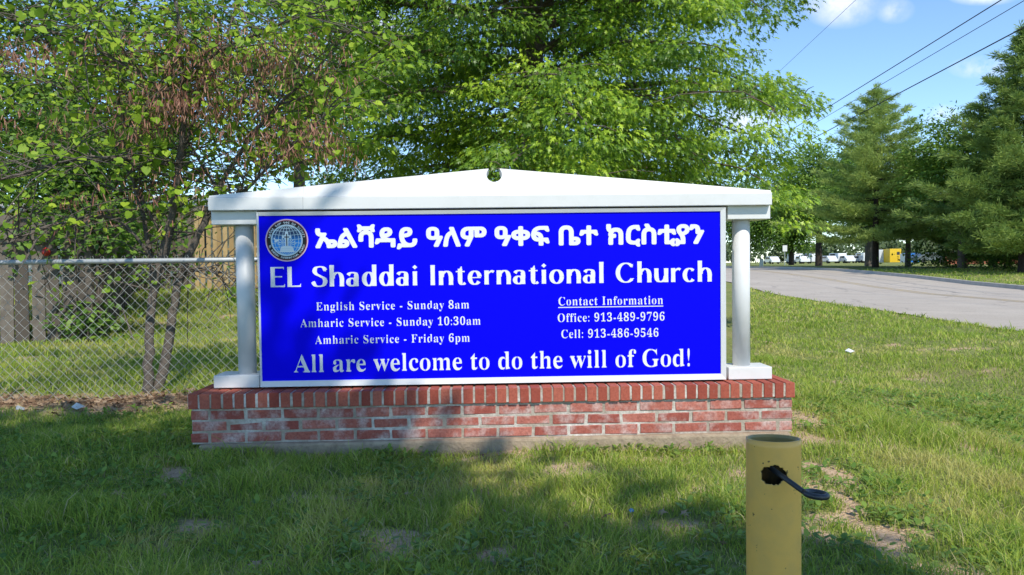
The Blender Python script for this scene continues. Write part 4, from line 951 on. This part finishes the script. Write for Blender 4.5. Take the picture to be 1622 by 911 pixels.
# ------------------------------------------------------------------ grass
def in_sign(x, y): 
    c, s = math.cos(-BR), math.sin(-BR); X = x*c-y*s; Y = x*s+y*c
    return (X > BX0+.03) & (X < BX1-.0) & (Y > -.03) & (Y < BD+.03)
def grass_field():
    rg = np.random.default_rng(99); Ps = []; Ws = []
    for d0, d1, dens, w in ((2.3, 4.1, 7200, .0042), (4.1, 6.2, 4600, .0050), (6.2, 9, 1700, .0075), (9, 14, 700, .012), (14, 24, 230, .022), (24, 42, 60, .04)):
        area = .5*(d1**2-d0**2)*1.62; n = int(area*dens); d = np.sqrt(rg.uniform(d0**2, d1**2, n)); a = rg.uniform(-.80, .80, n)
        x = CAM[0]+d*np.tan(a*.92); y = CAM[1]+d; e = x-near_edge(y); ok = ((e < -.03) | (e > ROADW+.25)) & ~in_sign(x, y)
        b = bare(x, y); ok &= rg.random(n) > np.clip(b*1.25-.12, 0, .97)
        ok &= ~((x-bx)**2+(y-BY)**2 < .072**2)
        hide = (y > .6) & (np.abs((x-CAM[0])/(y-CAM[1])) < .30); ok &= ~hide
        x, y, b = x[ok], y[ok], b[ok]; Ps.append(np.stack([x, y, H(x, y), b], 1)); Ws.append(np.full(len(x), w))
    Q = np.concatenate(Ps); w = np.concatenate(Ws)*(.7+.6*rg.random(len(Q))); n = len(Q); x, y = Q[:, 0], Q[:, 1]
    lush = hash_noise(x, y, 1.1, 21)*.55+hash_noise(x, y, 3.7, 22)*.45; tall = hash_noise(x, y, 2.6, 23)
    h = (.022+.045*lush+.075*np.clip(tall-.58, 0, 1)*2)*(.55+.9*rg.random(n))*(1-.55*Q[:, 3])
    h *= np.where(rg.random(n) < .03, 1.7, 1); h *= np.where(x > 3.2, .8, 1); h *= np.interp(w, [.004, .02, .04], [1, 1.3, 1.6])
    az = rg.uniform(0, 2*np.pi, n); ld = np.stack([np.cos(az), np.sin(az)], 1); lean = h*rg.uniform(.2, 1.35, n)
    fa2 = rg.uniform(0, 2*np.pi, n); sd = np.stack([np.cos(fa2), np.sin(fa2)], 1)*w[:, None]*.5
    B = Q[:, :3]; z = lambda a, b, hh, ww: np.concatenate([B[:, :2]+ld*(lean*a)[:, None]+sd*ww, (B[:, 2]+h*hh)[:, None]], 1)
    VV = np.stack([z(0, 0, -.1, 1), z(0, 0, -.1, -1), z(.3, 0, .55, .8), z(.3, 0, .55, -.8), z(1, 0, .95, 0)], 1)
    k = np.arange(n)[:, None]*5; quad = k+np.array([[0, 1, 3, 2]]); tri = k+np.array([[2, 3, 4]])
    dry = hash_noise(x, y, .8, 31)*.5+hash_noise(x, y, 2.9, 32)*.5
    var = .42+.17*rg.normal(size=n)+(lush-.5)*.25+np.where(dry > .58, (dry-.58)*2.4, 0)+.07*sm(1.2, 2.6, x); var = np.where(rg.random(n) < .07+.25*Q[:, 3], rg.uniform(.85, 1, n), np.clip(var, 0, .86))
    gmat = mat('grass_blades', (.1, .16, .03), .55, attr=[(0, (.10, .19, .035)), (.35, (.26, .38, .05)), (.62, (.46, .55, .075)), (.84, (.56, .53, .15)), (1, (.60, .50, .29))], trans=.45, spec=.35)
    g_ = big_mesh('grass', VV.reshape(-1, 3), [quad, tri], gmat, None, {'v': np.repeat(np.clip(var, 0, 1), 5)})
    tag(g_, 'short patchy green grass covering the lawn', 'grass', kind='stuff'); print('blades', n)
grass_field()
# broad-leaved weeds among the grass
rg = np.random.default_rng(55); n = 6500; d = np.sqrt(rg.uniform(2.4**2, 6.5**2, n)); a = rg.uniform(-.72, .72, n); x = CAM[0]+d*np.tan(a); y = CAM[1]+d
cl2 = hash_noise(x, y, 1.7, 61); ok = (cl2 > .5) & ~in_sign(x, y) & (bare(x, y) < .5) & ~((x-bx)**2+(y-BY)**2 < .08**2) & ~((y > .6) & (np.abs((x-CAM[0])/(y-CAM[1])) < .30)); x, y = x[ok], y[ok]; n = len(x)
idx = np.repeat(np.arange(n), 5); g = rg.normal(size=(len(idx), 3)); P_ = np.stack([x[idx], y[idx], H(x[idx], y[idx])+.018], 1)+np.abs(g)*[0, 0, .012]+g*[.012, .012, 0]
ax = g*[1, 1, 0]+[0, 0, .35]
tag(leaves('weeds', P_, ax, g*.2+[0, 0, 1], .036*(.4+1.0*rg.random(len(idx))), 'oval', leafmat('weed_leaves', (.11, .21, .035), (.19, .31, .05), (.28, .40, .07), .38)), 'low broad leaved weeds mixed into the lawn', 'weeds', kind='stuff')
# dead leaves under the chain link fence and scattered
n = 2300; x = rg.uniform(-5.2, -1.95, n); y = 1.80+rg.normal(size=n)*.22+.03*(x+4); m2 = 70; x = np.concatenate([x, rg.uniform(-3, 1.2, m2)]); y = np.concatenate([y, rg.uniform(-2, -.1, m2)])
ok = ~in_sign(x, y); x, y = x[ok], y[ok]; n = len(x); g = rg.normal(size=(n, 3)); P_ = np.stack([x, y, H(x, y)+.012+.02*rg.random(n)], 1)
tag(leaves('dead_leaves', P_, g*[1, 1, .25], g[:, [2, 0, 1]]*.5+[0, 0, 1], .062*(.45+.8*rg.random(n)), 'oak', M['dead']), 'brown dead leaves lying along the foot of the chain link fence', 'leaf litter', kind='stuff')

# ------------------------------------------------------------------ litter
def scrap(label, x, y, sz_, col, ang=0, lift=.5):
    b = MB(); z = Hs(x, y)+.025; v = [(-.5, -.4, 0), (.1, -.45, .12), (.55, -.2, .05), (.4, .35, .3), (-.05, .2, lift), (-.45, .4, .15)]
    c, s = math.cos(ang), math.sin(ang); vv2 = [((u*c-w*s)*sz_, (u*s+w*c)*sz_, q*sz_) for u, w, q in v]; low = [(p_[0]*.98, p_[1]*.98, p_[2]-.004) for p_ in vv2]
    b.add(vv2+low, [(0, 1, 4), (1, 2, 4), (2, 3, 4), (3, 5, 4), (5, 0, 4), (7, 6, 10), (8, 7, 10), (9, 8, 10), (11, 9, 10), (6, 11, 10)]+[(i, (i+1) % 6, 6+(i+1) % 6, 6+i) for i in (0, 1, 2)])
    o = b.build('paper_scrap', mat('scrap', col, .7)); o.location = (x, y, z); tag(o, label, 'litter')
scrap('crumpled white paper on the grass between the sign and the road', 4.52, 5.25, .11, (.72, .73, .77), .5, .4)
scrap('white scrap on the dead leaves below the redbud stems', -3.35, 1.45, .085, (.6, .6, .58), 1.2)
scrap('pale scrap on the dead leaves nearest the left edge', -3.75, 1.35, .07, (.62, .6, .56), 2.2)
scrap('tiny blue scrap in the grass in front of the brick base', .62, -1.17, .022, (.05, .2, .5), .3)
